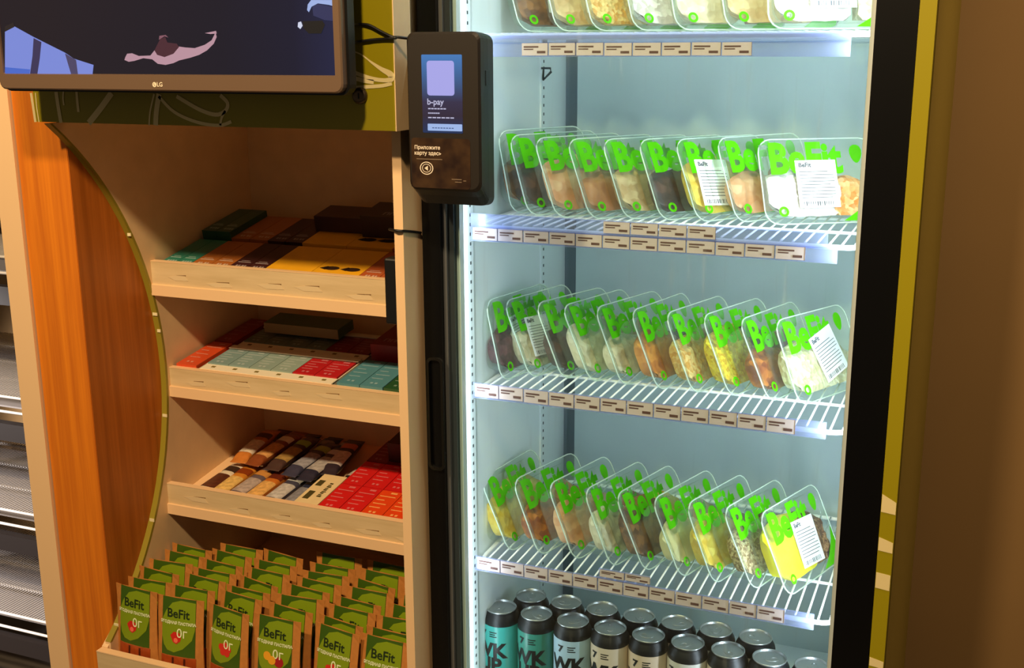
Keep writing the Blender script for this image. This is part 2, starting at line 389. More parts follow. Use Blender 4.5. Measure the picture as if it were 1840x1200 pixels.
# perforated uprights with slots
for yy in (.056, .378):
    up = fpart(MB().box(IX0, IX0 + .0035, yy - .011, yy + .011, FZ, 2.0), 'perforated_upright', LINER)
    mb = MB()
    for k in range(96):
        z = FZ + .03 + k * .0152
        if z < 1.98: mb.box(IX0 + .0034, IX0 + .0040, yy - .002, yy + .002, z, z + .005)
    o = mb.build('slot', mat('slot_dark', '#3b4448', .8), up); o['kind'] = 'stuff'
# door: stiles, silver strip, glass, gasket, handle
fpart(MB().box(FX0 + .002, -.760, -.020, .020, .1, 2.1), 'door_stile', BLACK_GLOSS)
fpart(MB().box(-.7595, -.7535, -.012, .018, .1, 2.1), 'trim_strip', SILVER)
fpart(MB().box(-.7532, -.744, -.006, .018, .1, 2.1), 'trim_strip', mat('grey_strip', '#2f383c', .4))
fpart(MB().box(-.150, FX1, -.020, .020, .1, 2.1), 'door_stile', BLACK_GLOSS)
fpart(MB().box(-.1575, -.1505, .002, .018, .1, 2.1), 'door_gasket', mat('grey_gasket', '#c9d2d0', .5))
fpart(MB().box(-.7438, -.7385, .004, .018, .1, 2.1), 'door_gasket', LINER)
fpart(MB().box(-.744, -.1575, -.002, .002, .1, 2.1), 'glass_pane', GLASS)
fpart(MB().box(FX0 + .002, FX1, -.02, .02, 0, .1), 'bottom_rail', BLACK_GLOSS)
p0, p1 = at(768, 640, -.021), at(800, 845, -.021)
hm = MB(); a, b, c, d = p0.x, p0.x + .028, p1.z, p0.z
hm.loops([rrect(a, b, c, d, .009, -.0205), rrect(a, b, c, d, .009, -.026), rrect(a + .004, b - .004, c + .004, d - .004, .007, -.026), rrect(a + .004, b - .004, c + .004, d - .004, .007, -.019)], False, True, smooth=False)
fpart(hm, 'recessed_handle', mat('dark_handle', '#15130f', .25))
# LED tube behind the hinge stile; the light under the ceiling is added fill
LED = mat('led_tube', '#f0ffff', emit=3.0)
fpart(MB().box(-.156, -.146, .022, .034, .56, 1.99), 'led_tube', LED)
lamp('fridge_led_right', 'AREA', (-.160, .036, 1.28), (-.62, .60, 1.28), 3.4, (.85, .90, 1.07), shape='RECTANGLE', size=.016, size_y=1.42, spread=R(114))
lamp('fridge_led_left', 'AREA', (-.735, .024, 1.28), (-.55, .45, 1.28), 1.2, (.86, .91, 1.04), shape='RECTANGLE', size=.012, size_y=1.42)
lamp('fridge_fill_top', 'AREA', (-.445, .08, 2.02), (-.445, .2, .5), 1.6, (.88, .92, 1.03), shape='RECTANGLE', size=.5, size_y=.03)  # fill light added under the fridge ceiling, without a tube of its own

# wire shelves
SH_NAMES = ['top', 'second', 'third', 'lowest']
RAIL = [(1.622, 1.641, 1.654), (1.343, 1.363, 1.3675), (1.087, 1.110, 1.098), (.785, .808, .797)]   # rail bottom, rail top, wire centre height
WX0, WX1, WY0, WY1 = -.741, -.150, .060, .470
wire_me = MB().tube([(0, WY0 + .004, 0), (0, WY1 - .004, 0)], .0016, 6).mesh('wire', WHITE_WIRE)
tag_mb = MB(); tag_mb.box(0, .041, -.0004, .0004, 0, .017); tag_mb.cur = 1
tag_mb.box(.003, .026, -.0008, -.0004, .0108, .0128); tag_mb.box(.003, .018, -.0008, -.0004, .0078, .0092); tag_mb.box(.024, .037, -.0008, -.0004, .0030, .0062); tag_mb.box(.0405, .041, -.0008, -.0004, 0, .017)
tag_me = tag_mb.mesh('price_tag', [TAG, mat('price_ink', '#6b4a46', .7)])
def price_rail(par, x0, x1, zb, zt, y, tx0, tx1, local):
    mb = MB(); lean = .006
    mb.prism([(x0, y, zb), (x0, y - .0012, zb), (x0, y - .0012, zt), (x0, y, zt)], (x1 - x0, 0, 0))
    mb.box(x0, x1, y - .004, y, zb - .001, zb)
    mb.box(x0, x1, y - .003, y, zt, zt + .001)
    o = mb.build('price_rail', RAILP, par)
    x = tx0
    while x < tx1 - .035:
        t = link('price_tag', tag_me, o); t.location = (x, y - .0018, zb + .0005 + random.uniform(0, .001)); t.rotation_euler = (0, random.uniform(-.006, .006), 0); t.scale = (1, 1, (zt - zb - .001) / .0172)
        x += .0425
    return o
for i, (zb, zt, zc) in enumerate(RAIL):
    sh = empty('wire_shelf', (0, 0, 0))
    tag(sh, f'white wire fridge shelf with pink price tags, the {"topmost" if i == 0 else ("second down" if i == 1 else ("third down" if i == 2 else "lowest, just above the cans"))}', 'shelf', 'wire shelves in the fridge')
    rc = .035; fz = zc - .004
    loop = []
    for cx, cy, a in ((WX1 - rc, WY0 + rc, -90), (WX1 - rc, WY1 - rc, 0), (WX0 + rc, WY1 - rc, 90), (WX0 + rc, WY0 + rc, 180)):
        for k in range(6): loop.append((cx + rc * math.cos(R(a + 18 * k)), cy + rc * math.sin(R(a + 18 * k)), fz))
    fm = MB().tube(loop, .0038, 8, True)
    for yy in (.20, .34): fm.tube([(WX0 + .002, yy, fz - .001), (WX1 - .002, yy, fz - .001)], .0026, 6)
    fm.build('shelf_frame', WHITE_WIRE, sh)
    n = 34
    for k in range(n):
        o = link('wire', wire_me, sh); x = WX0 + .014 + (WX1 - WX0 - .028) * k / (n - 1); o.location = (x, 0, zc)
    for xx in (WX0 - .003, WX1 + .002):
        for yy in (.066, .378): MB().box(xx - .003, xx + .004, yy - .006, yy + .006, fz - .012, fz - .0035).build('shelf_clip', mat('clip_steel', '#5a6264', .4, .6), sh)
    tx = (-.738, -.32) if i == 0 else (-.738, -.20)
    price_rail(sh, -.742, -.186, zb, zt, .054, -.655 if i == 0 else tx[0], tx[1], None)
    if i == 0: price_rail(sh, -.742, -.186, zt + .0022, zt + .013, .0535, 9, 0, None)
    if i == 1: price_rail(sh, -.742, -.200, zt + .0022, zt + .021, .0535, -.525, -.335, None)
    if i == 3: price_rail(sh, -.525, -.44, zt + .0022, zt + .016, .0535, -.523, -.435, None)
hk = MB().tube([(-.744, .366, 1.598), (-.726, .362, 1.598), (-.724, .36, 1.592), (-.742, .37, 1.578), (-.745, .378, 1.60)], .002, 6).build('shelf_hook', mat('hook_steel', '#3d474a', .4, .6))
tag(hk, 'bent dark wire hook left on the fridge upright under top shelf', 'hook')

# ------------------------------------------------------------------ food trays
PW, PH, PD = .187, .137, .045
hw = PW / 2
def tray_mesh():
    mb = MB()
    L = [rrect(-hw, hw, 0, PH, .022, 0), rrect(-hw + .008, hw - .008, .009, PH - .009, .020, .0004),
         rrect(-hw + .0095, hw - .0095, .011, PH - .0105, .020, .006), rrect(-hw + .012, hw - .012, .020, PH - .014, .022, PD * .85), rrect(-hw + .016, hw - .016, .0245, PH - .018, .020, PD)]
    mb.loops(L, False, True); return mb.mesh('tray', PLASTIC)
def lid_mesh():
    mb = MB(); P = rrect(-hw + .001, hw - .001, .001, PH - .001, .021, -.0006); b = len(mb.v); mb.v += [Vector(p) for p in P]; mb.face(list(range(len(P)))); return mb.mesh('lid_film', FILM)
def rim_mesh(): return MB().tube(rrect(-hw, hw, .0014, PH, .022, 0), .0013, 5, True).mesh('rim', RIMM)
def print_mesh():
    mb = MB(); f = lambda x, z: (x, -.0013, z)
    add_text(mb, 'BeFit', (-.020, PH - .034), .068, .0026, f=f, sx=.84)
    # leaf mark near the far corner, solid corner wedge, little round mark by the near corner
    P = [(.064 + .010 * math.cos(t) * (1 + .25 * math.sin(t)), PH - .026 + .015 * math.sin(t)) for t in [2 * PI * k / 14 for k in range(14)]]
    b = len(mb.v); mb.v += [Vector(f(*q)) for q in P]; mb.face(list(range(b, b + 14)))
    P = [(hw - .062, .004), (hw - .018, .0035), (hw - .008, .007), (hw - .0035, .018), (hw - .0035, .062), (hw - .016, .040), (hw - .036, .020)]
    b = len(mb.v); mb.v += [Vector(f(*q)) for q in P]; mb.face(list(range(b, b + len(P))))
    n = 16; ri, ro = .0042, .0082; c = (-hw + .030, .021); b = len(mb.v)
    for k in range(n):
        for r_ in (ri, ro): mb.v.append(Vector(f(c[0] + r_ * math.cos(2 * PI * k / n), c[1] + r_ * math.sin(2 * PI * k / n))))
    for k in range(n): j = (k + 1) % n; mb.face([b + 2 * k, b + 2 * k + 1, b + 2 * j + 1, b + 2 * j])
    return mb.mesh('print', PRINT_GREEN)
def label_mesh():
    mb = MB(); mb.prism([(-.033, -.0016, -.038), (.033, -.0016, -.038), (.033, -.0016, .038), (-.033, -.0016, .038)], (0, .0006, 0)); mb.cur = 1
    f = lambda x, z: (x, -.0020, z)
    add_text(mb, 'BeFit', (-.028, .030), .010, .0003, 'LEFT', f)
    rr = random.Random(5)
    for k in range(9):
        z = .020 - k * .0052; x1 = .028 if k % 4 else .006 + .02 * rr.random()
        mb.box(-.028, x1, -.0020, -.0017, z - .0009, z)
    for k in range(14): mb.box(-.026 + k * .0036, -.026 + k * .0036 + rr.choice((.0009, .0018)), -.0020, -.0017, -.035, -.028)
    return mb.mesh('label', [WHITE_PAPER, INK])
def food_mesh(x0, x1, top, seed, lump=.006):
    """a lumpy mound that fills one end of the tray from the wall it stands on up to a ragged top"""
    nx, nz = 9, 10; rr = random.Random(seed); mb = MB()
    def P(u, v, back):
        z0 = .0145 if not back else .026
        xa = x0 + (.0 if x0 > -hw + .03 else (.006 if back else 0)); xb = x1 - (.0 if x1 < hw - .03 else (.006 if back else 0))
        x = xa + (xb - xa) * u
        zt = top * (1 + .10 * noise.noise((u * 3.1 + seed, .3, seed * 1.7))) - .012 * (2 * abs(u - .5)) ** 3
        z = z0 + (zt - z0) * v
        uo = (1 - u) if x0 < -hw + .03 else u; ox = -1 if x0 < -hw + .03 else 1
        dz_ = min(.02, max(0, z - z0)); ins = (.02 - math.sqrt(max(0, .0004 - (.02 - dz_) ** 2))) * max(0, uo - .5) * 2
        zt2 = max(0, zt - z); ins += (.014 - math.sqrt(max(0, .000196 - (.014 - min(.014, zt2)) ** 2))) * max(0, uo - .5) * 2
        x -= ox * ins
        cr = .010 * (max(0, abs(u - .5) * 2 - .75) / .25) ** 2 * (1 - v) if not back else 0
        nv = noise.noise((x * 60 + seed * 3.3, z * 60, seed)); n2 = noise.noise((x * 150 + seed, z * 150, seed * 2.))
        y = (PD - .0022 - .014 * (max(0, uo - .65) / .35) ** 2 - .006 * max(0, v - .75) / .25) if back else .006 + lump * nv + lump * .5 * n2 + .016 * max(0, v - .72) / .28
        return Vector((x, min(max(y, .003), PD - .0022), z + cr))
    A = [[P(i / nx, j / nz, False) for i in range(nx + 1)] for j in range(nz + 1)]
    B = [[P(i / nx, j / nz, True) for i in range(nx + 1)] for j in range(nz + 1)]
    mb.loops(A, closed=False); mb.loops([r[::-1] for r in B], closed=False)
    mb.loops([A[0][::-1], B[0][::-1]], closed=False); mb.loops([A[-1], B[-1]], closed=False)
    mb.loops([[r[0] for r in A], [r[0] for r in B]], closed=False); mb.loops([[r[-1] for r in B], [r[-1] for r in A]], closed=False)
    return mb.mesh('food', MC['brown_wall_paint'])
T_ME, L_ME, R_ME, P_ME, LB_ME = tray_mesh(), lid_mesh(), rim_mesh(), print_mesh(), label_mesh()
FA = [food_mesh(-hw + .0105, (.020, .034, .026, .040)[k], t_, k + 1) for k, t_ in enumerate((.092, .100, .084, .110))]
FB = [food_mesh((.042, .022, .036, .028)[k], hw - .0105, t_, k + 21) for k, t_ in enumerate((.090, .080, .098, .104))]
FOOD = {
 'meat': food('meat', '#5c3418', '#a56a34', 70), 'greens': food('greens', '#3c3a18', '#7d6a38', 90, '#5a5428'), 'salmon': food('salmon', '#d98f5c', '#f0b98c', 60),
 'sausage': food('sausage', '#a8642e', '#cf8e4e', 30), 'rice': food('rice', '#c9a878', '#e6cda4', 190), 'tan': food('tan', '#c49a62', '#e2c08c', 80),
 'dark': food('dark', '#2c1a12', '#5a3626', 60), 'yellow': food('yellow', '#e0b428', '#f6d866', 70), 'carrot': food('carrot', '#e6842c', '#ffc48a', 120, '#f2a458'),
 'white': food('white', '#cdbdb8', '#f2e6e2', 110), 'beet': food('beet', '#42242c', '#7a4a52', 70), 'beige': food('beige', '#d8c3a0', '#efe0c4', 90),
 'orange': food('orange', '#c8701c', '#f0a040', 60), 'pasta': food('pasta', '#d89a3c', '#f6cf84', 150), 'corn': food('corn', '#d8a808', '#ffe03c', 170), 'stew': food('stew', '#8a3e10', '#d07a28', 80),
 'sauce': food('sauce', '#6a2410', '#a2421c', 40), 'slaw': food('slaw', '#cfc096', '#efe4c4', 120, '#e0d3ae'), 'ham': food('ham', '#c98a82', '#e8b8ae', 40), 'puree': food('puree', '#e4d29a', '#f6eac0', 40),
 'omelette': food('omelette', '#f2d800', '#fff02c', 25), 'buckwheat': food('buckwheat', '#6a4028', '#b4835c', 260, '#8a5a3c'), 'grain': food('grain', '#8a6a40', '#e0c698', 220), 'green': food('green', '#4f9a14', '#8ccf3a', 90)}
FN = {'meat': 'browned meat', 'greens': 'dark greens', 'salmon': 'pale salmon', 'sausage': 'brown sausages', 'rice': 'rice', 'tan': 'tan noodles', 'dark': 'dark chunks', 'yellow': 'yellow potato', 'carrot': 'orange carrot',
      'white': 'white slices', 'beet': 'purple beet', 'beige': 'beige salad', 'orange': 'orange pumpkin', 'pasta': 'golden pasta', 'corn': 'yellow corn', 'stew': 'brown stew', 'sauce': 'dark red sauce', 'slaw': 'white slaw',
      'ham': 'pink ham', 'puree': 'cream puree', 'omelette': 'bright yellow omelette', 'buckwheat': 'buckwheat', 'grain': 'mixed grain', 'green': 'green leaves'}
def pack(X, Y, Z, phi, t, fa, fb, row, i, lab=None):
    phi, t = R(phi), R(t)
    o = empty('food_tray', (X + hw * math.cos(phi), Y + hw * math.sin(phi), Z), (-t, 0, phi))
    tag(o, f'clear tray of {FN[fa] + (" and " + FN[fb] if fb != fa else "")}, {ORD[i]} from terminal on {SH_NAMES[row]} wire shelf', 'food tray', f'food trays on the {SH_NAMES[row]} wire shelf')
    o.scale = (1, (.80, .88, 1, 1)[row], 1)
    link('tray', T_ME, o); link('rim', R_ME, o); link('lid_film', L_ME, o); link('lid_print', P_ME, o)
    k = (row * 5 + i * 3)
    link('food', FA[k % 4], o, FOOD[fa]); link('food', FB[k % 4], o, FOOD[fb])
    if lab:
        q = link('label', LB_ME, o); q.location = (lab[0], 0, lab[1]); q.rotation_euler = (0, R(lab[2]), 0)
        if len(lab) > 3: q.scale = (lab[3],) * 3
    return o
row4 = [(-.698, .118, 82, 25, 'yellow', 'yellow', None), (-.646, .124, 75, 25, 'stew', 'orange', None), (-.585, .128, 75, 24.6, 'salmon', 'ham', None), (-.520, .126, 75, 25, 'beige', 'stew', None), (-.464, .130, 75, 26.5, 'meat', 'yellow', None),
        (-.404, .130, 73, 26, 'puree', 'tan', None), (-.350, .128, 72, 25, 'yellow', 'buckwheat', None), (-.288, .130, 72, 26.5, 'grain', 'buckwheat', None), (-.233, .129, 71, 25.7, 'omelette', 'buckwheat', (.012, .060, 4))]
for i, a in enumerate(row4): pack(a[0], a[1] - .020, .799, a[2], a[3], a[4], a[5], 3, i, a[6])
row3 = [(-.712, .115, 78, 14, 'beet', 'beige', (-.01, .07, -6, .85)), (-.676, .150, 75, 24, 'beige', 'ham', (-.03, .065, 4, .9)), (-.622, .160, 70, 27, 'dark', 'beige', None), (-.573, .160, 73, 27, 'beige', 'rice', None), (-.520, .160, 72, 25.5, 'beige', 'tan', None),
        (-.459, .156, 76, 24, 'orange', 'greens', None), (-.403, .160, 73, 25, 'pasta', 'ham', None), (-.346, .165, 71, 25, 'corn', 'greens', None), (-.284, .160, 72, 26, 'stew', 'sauce', None), (-.238, .160, 64, 24, 'slaw', 'slaw', (.016, .066, -14))]
for i, a in enumerate(row3): pack(a[0], a[1] - .012, 1.0995, a[2], a[3], a[4], a[5], 2, i, a[6])
row2 = [(-.712, .15, 62, 16, 'meat', 'greens', None), (-.677, .136, 59, 23.7, 'dark', 'greens', None), (-.627, .128, 58.5, 26.5, 'salmon', 'meat', None), (-.572, .132, 58, 27.5, 'sausage', 'sausage', None), (-.521, .150, 56, 28, 'tan', 'rice', None),
        (-.466, .160, 55.5, 27.5, 'dark', 'greens', None), (-.409, .165, 57, 26, 'yellow', 'tan', (-.035, .062, 4)), (-.352, .18, 57, 23, 'salmon', 'tan', None), (-.306, .175, 32, 25, 'white', 'carrot', (-.004, .064, 0))]
for i, a in enumerate(row2): pack(a[0], a[1], 1.3708, a[2], a[3], a[4], a[5], 1, i, a[6])
row1 = [(-.700, .16, 55, 25, 'meat', 'rice', (-.0, .06, 8, .8)), (-.640, .16, 52, 25, 'tan', 'beige', (-.0, .06, 5, .8)), (-.580, .16, 52, 25, 'pasta', 'beige', None), (-.515, .16, 48, 25, 'white', 'green', (.02, .06, 4, .8)), (-.450, .16, 40, 24, 'beige', 'ham', (.02, .06, 0, .8)),
        (-.375, .16, 38, 23, 'tan', 'pasta', None), (-.310, .135, 22, 20, 'white', 'slaw', (.0, .070, 0))]
for i, a in enumerate(row1): pack(a[0], a[1], 1.6573, a[2], a[3], a[4], a[5], 0, i, a[6])

# ------------------------------------------------------------------ drink cans
CANH = .168
shell = MB().lathe([(.024, 0), (.026, .0015), (.0325, .010), (.033, .016), (.033, .1495), (.0322, .1535), (.0285, .1605), (.0272, .1635), (.0272, .1645)], 32, top=False).mesh('can_shell', BLACK)
def cyl_f(x, z, r=.0335): a = x / r; return (r * math.sin(a), -r * math.cos(a), z)
def sleeve():
    mb = MB(); n = 32; L = []
    for z in (.012, .1435): L.append([(.0332 * math.cos(2 * PI * k / n), .0332 * math.sin(2 * PI * k / n), z) for k in range(n)])
    mb.loops(L); return mb.mesh('sleeve', WHITE_PAPER)
def lidtop():
    mb = MB().lathe([(.0265, .1640), (.0275, .1660), (.0275, .1672), (.0268, .168), (.0258, .1672), (.0250, .1625), (.0243, .1612), (.0235, .1612), (.0225, .163), (.004, .163)], 32)
    return mb.mesh('can_end', ALU)
def tab():
    mb = MB(); L = []
    P = [(.0075 * math.cos(t), -.004 + .0125 * math.sin(t)) for t in [2 * PI * k / 14 for k in range(14)]]
    Q = [(.004 * math.cos(t), -.008 + .005 * math.sin(t)) for t in [2 * PI * k / 14 for k in range(14)]]
    mb.loops([[(x, y, .1634) for x, y in P], [(x, y, .1648) for x, y in P], [(x, y, .1650) for x, y in Q], [(x, y, .1636) for x, y in Q]], smooth=False)
    return mb.mesh('pull_tab', ALU)
def can_print():
    mb = MB(); f = cyl_f
    add_text(mb, 'WK', (-.001, .097), .037, .0016, f=f, sx=1.0, step=.003); add_text(mb, 'UP', (-.001, .069), .037, .0016, f=f, sx=1.0, step=.003)
    add_text(mb, '7', (-.0135, .1265), .017, .0008, f=f, sx=1.2, step=.003)
    for z, x1 in ((.1315, .014), (.1275, .011), (.1235, .014)):
        for k in range(4): xa = .000 + (x1) * k / 4; mb.v += [Vector(f(a, b)) for a, b in ((xa, z), (xa + x1 / 4, z), (xa + x1 / 4, z + .0018), (xa, z + .0018))]; n = len(mb.v); mb.face([n - 4, n - 3, n - 2, n - 1])
    return mb.mesh('lettering', BLACK)
C_SH, C_SL, C_LT, C_TB, C_PR = shell, sleeve(), lidtop(), tab(), can_print()
CCOL = {'teal': '#3a9a92', 'green': '#357f72', 'blue': '#a9c6dc', 'cream': '#d9c8b4', 'beige': '#dcc6b0', 'silver': '#d5d2cc'}
def can(x, y, c, label, k):
    o = empty('drink_can', (x, y, FZ), (0, 0, R(-6 + 9 * ((k * 7) % 5 - 2) / 2)))
    tag(o, label, 'can', 'drink cans at the bottom of the fridge')
    link('can_shell', C_SH, o); link('sleeve', C_SL, o, mat('sleeve_' + c, CCOL[c], .32)); e = link('can_end', C_LT, o); tb = link('pull_tab', C_TB, o); tb.rotation_euler = (0, 0, R((k * 67) % 360)); link('lettering', C_PR, o)
for i, c in enumerate(['teal', 'green', 'blue', 'cream', 'beige', 'silver', 'cream', 'silver', 'cream']):
    can(-.7294 + .067 * i, .1315, c, f'{c} and black tall drink can, {ORD[i]} from the perforated wall in the front rank', i)
for i, c in enumerate(['teal', 'green', 'blue', 'cream', 'beige', 'silver', 'cream']):
    can(-.7294 + .0335 + .067 * i, .1315 + .059, c, f'black-topped drink can, {ORD[i]} from the perforated wall in the rear rank', i + 3)

# ------------------------------------------------------------------ snack pouches in the tray
QW, QH = .098, .152
def pf(x, z):
    u = x / (QW / 2); v = max(0, min(1, z / QH))
    th = .0135 * (1 - v) ** .8 * max(0, 1 - u ** 4) + .0012
    return Vector((x, -th + .003 * u * u * v, z))
def pouch_body():
    mb = MB(); nx, nz = 10, 10
    def edge(z): return QW / 2 * (1 - .05 * math.sin(PI * min(1, z / QH)))
    A = [[pf((-1 + 2 * i / nx) * edge(QH * j / nz), QH * j / nz) for i in range(nx + 1)] for j in range(nz + 1)]
    B = [[Vector((p.x, -p.y, p.z)) if abs(i - nx / 2) < nx / 2 else Vector((p.x, .001, p.z)) for i, p in enumerate(r)] for r in A]
    mb.loops(A, closed=False); mb.loops([r[::-1] for r in B], closed=False)
    mb.loops([A[-1], B[-1]], closed=False); mb.loops([A[0][::-1], B[0][::-1]], closed=False)
    mb.loops([[r[0] for r in A], [r[0] for r in B]], closed=False); mb.loops([[r[-1] for r in B], [r[-1] for r in A]], closed=False)
    return mb.mesh('pouch', KRAFT)
def pf_off(d): return lambda x, z: pf(x, z) + Vector((0, -d, 0))
def patch(mb, x0, x1, z0, z1, f, nx=6, nz=8):
    mb.loops([[f(x0 + (x1 - x0) * i / nx, z0 + (z1 - z0) * j / nz) for i in range(nx + 1)] for j in range(nz + 1)], closed=False)
def blob(mb, pts, f):
    """a polygon laid on the bulging front, fanned in rings about its centre"""
    c = (sum(p[0] for p in pts) / len(pts), sum(p[1] for p in pts) / len(pts)); n = len(pts)
    Ls = [[f(c[0] + (x - c[0]) * s_, c[1] + (z - c[1]) * s_) for x, z in pts] for s_ in (1, .75, .5, .25, .02)]
    mb.loops(Ls, False, True)
def pouch_label():
    mb = MB(); patch(mb, -.035, .034, .046, QH - .0005, pf_off(.0006)); return mb.mesh('front_label', POUCH_GREEN)
def pouch_back():
    mb = MB(); f = lambda x, z: Vector((x, -pf(x, z).y + .0006, z)); mb.loops([[f(.040 - .075 * i / 6, .06 + (QH - .0605) * j / 8) for i in range(7)] for j in range(9)], closed=False); return mb.mesh('back_label', POUCH_GREEN)
def pouch_leaf():
    mb = MB(); blob(mb, [(-.030, .064), (-.022, .055), (-.008, .052), (.010, .060), (.028, .078), (.0335, .098), (.0335, QH - .006), (.004, QH - .004), (-.014, QH - .010), (-.027, QH - .026), (-.0345, QH - .042), (-.0345, .080)], pf_off(.0011)); return mb.mesh('leaf_print', POUCH_LIME)
def pouch_text():
    mb = MB(); add_text(mb, 'BeFit', (-.001, QH - .029), .0225, .0004, f=pf_off(.0017)); return mb.mesh('dark_lettering', mat('pouch_ink', '#1b2c0c', .5))
def pouch_text2():
    mb = MB(); f = pf_off(.0017)
    add_text(mb, 'ЯГОДНАЯ ПАСТИЛА', (-.001, QH - .0455), .0072, .0003, f=f); add_text(mb, '0г', (.008, QH - .064), .024, .0001, f=f)
    return mb.mesh('white_lettering', mat('pouch_white', '#e6ecc0', .5))
def pouch_fruit(kind):
    mb = MB(); f = pf_off(.0015)
    circ = lambda cx, cz, r: [(cx + r * math.cos(2 * PI * k / 12), cz + r * math.sin(2 * PI * k / 12)) for k in range(12)]
    if kind == 0: blob(mb, [(-.016, .083), (-.010, .071), (-.003, .068), (.005, .074), (.007, .084), (.001, .090), (-.009, .090)], f); mb.cur = 1; blob(mb, circ(-.004, .075, .0045), pf_off(.0019))
    elif kind == 1:
        for cx, cz in ((-.008, .082), (.001, .086), (.009, .081), (-.004, .074), (.006, .073), (.001, .079)): blob(mb, circ(cx, cz, .0065), pf_off(.0015 + .0001 * cx * 40))
    else:
        blob(mb, circ(-.014, .083, .008), f); blob(mb, circ(-.004, .077, .008), pf_off(.0018)); mb.cur = 1; blob(mb, circ(.010, .076, .0095), f)
    return mb.mesh('fruit_print', [mat('fr%d' % kind, ('#c8281c', '#d03022', '#e8a226')[kind], .4), mat('fr%db' % kind, ('#f07058', '#f07058', '#a31f24')[kind], .4)])
def pouch_window():
    mb = MB(); patch(mb, -.036, .036, .006, .045, pf_off(.0006), 6, 4); mb.cur = 1
    for x in (-.012, .012): patch(mb, x, x + .004, .008, .043, pf_off(.0010), 2, 4)
    return mb.mesh('window', [mat('fruit_leather', '#a8481c', .3, grain=.25, scale=80), mat('dark_bar', '#4a1c10', .4)])
K_B, K_L, K_BK, K_LF, K_T, K_T2, K_W = pouch_body(), pouch_label(), pouch_back(), pouch_leaf(), pouch_text(), pouch_text2(), pouch_window()
K_F = [pouch_fruit(k) for k in range(3)]
FRN = ['strawberry', 'raspberry', 'peach']
def pouch(x, y, z, rz, tilt, kind, c, r):
    o = empty('snack_pouch', (x, y, z), (R(tilt), 0, R(rz)))
    wh = 'front of' if r == 0 else f'{ORD[r]} back in'
    tag(o, f'kraft pouch with {FRN[kind]} print, {wh} the {ORD[c]} file from the wood panel', 'snack pouch', 'snack pouches in the lowest cabinet tray')
    link('pouch', K_B, o); link('front_label', K_L, o); link('leaf_print', K_LF, o); link('dark_lettering', K_T, o); link('white_lettering', K_T2, o); link('fruit_print', K_F[kind], o); link('window', K_W, o); link('back_label', K_BK, o)
colx = [-1.362, -1.268, -1.168, -1.064, -.958, -.858]
for c, x in enumerate(colx):
    n = [6, 7, 7, 8, 8, 8][c]; rr = random.Random(40 + c)
    for r in range(n):
        y = -.070 + r * .0295 + rr.uniform(-.002, .002); dx = 0
        zz = TZB + .0185 + TSL * (y - TY) + .018 + rr.uniform(0, .006)
        pouch(x + dx * (.6 if c == 0 else 1) + rr.uniform(-.004, .004), y, zz, rr.uniform(-7, 5) + (-5 if c in (2, 4) else 0), -6 + rr.uniform(-2, 3), [0, 0, 1, 2, 1, 2][c] if r == 0 else rr.randrange(3), c, r)

# ------------------------------------------------------------------ cartons and bars on the slanted shelves
def shelf_pt(si, X, v, up):
    """a point on slanted shelf si: X, distance v behind the lip along the slope, height up above the board"""
    y0, zb, zt, sl = SHELF[si]; a = math.atan(sl); zs = zb + .020
    return Vector((X, y0 + .013 + v * math.cos(a) - up * math.sin(a), zs + sl * .013 + v * math.sin(a) + up * math.cos(a)))
BM = {}
def carton_mesh(wd, dp, ht):
    k = (round(wd, 4), round(dp, 4), round(ht, 4))
    if k not in BM: BM[k] = MB().box(0, wd, 0, dp, 0, ht).mesh('carton', CREAM)
    return BM[k]
WHITEINK = mat('white_print', '#e9e6dc', .5)
def bar_print(wd, dp, ht, style):
    k = ('p', round(wd, 4), round(dp, 4), round(ht, 4), style)
    if k in BM: return BM[k]
    mb = MB(); z = ht + .0004; rr = random.Random(hash(style) % 99)
    def rect(x0, x1, y0, y1): mb.v.extend(Vector(p) for p in ((x0, y0, z), (x1, y0, z), (x1, y1, z), (x0, y1, z))); n = len(mb.v); mb.face([n - 4, n - 3, n - 2, n - 1])
    if style == 'dots':
        for x in (.28, .62): 
            rect(wd * x, wd * x + .004, .012, .019); rect(wd * x + .006, wd * x + .009, .012, .019)
        rect(wd * .12, wd * .85, .031, .034); rect(wd * .2, wd * .7, .038, .040)
    elif style == 'lines':
        for q in range(4): rect(wd * .12, wd * (.5 + .38 * rr.random()), dp * (.3 + .15 * q), dp * (.3 + .15 * q) + .003)
        rect(wd * .5, wd * .8, dp * .88, dp * .88 + .006); rect(wd * .3, wd * .42, dp * .1, dp * .1 + .006); rect(wd * .5, wd * .62, dp * .1, dp * .1 + .006)
    elif style == 'moustache':
        for cx in (wd * .30, wd * .74):
            b = len(mb.v); mb.v.extend(Vector((cx + .015 * math.cos(t), .036 + .0085 * math.sin(t), z)) for t in [2 * PI * q / 14 for q in range(14)]); mb.face(list(range(b, b + 14)))
            b = len(mb.v); mb.v.extend(Vector((cx + a_, b_, z)) for a_, b_ in ((-.024, .034), (-.010, .028), (-.004, .040), (-.012, .044))); mb.face(list(range(b, b + 4)))
    elif style == 'title':
        add_text(mb, 'ПП', (wd * .36, 0), .018, .0004, f=lambda x, zz: (x, zz + dp * .2, z)); add_text(mb, 'УПП', (wd * .68, 0), .018, .0004, f=lambda x, zz: (x, zz + dp * .2, z))
    elif style == 'side':
        [rect(wd * .62, wd * (.76 if q % 3 else .80), dp * .30 + q * .0062, dp * .30 + q * .0062 + (.0036 if q % 2 else .0048)) for q in range(9)]; rect(wd * .15, wd * .4, dp * .2, dp * .45); rect(wd * .1, wd * .35, dp * .62, dp * .8)
    BM[k] = mb.mesh('top_print', WHITEINK); return BM[k]
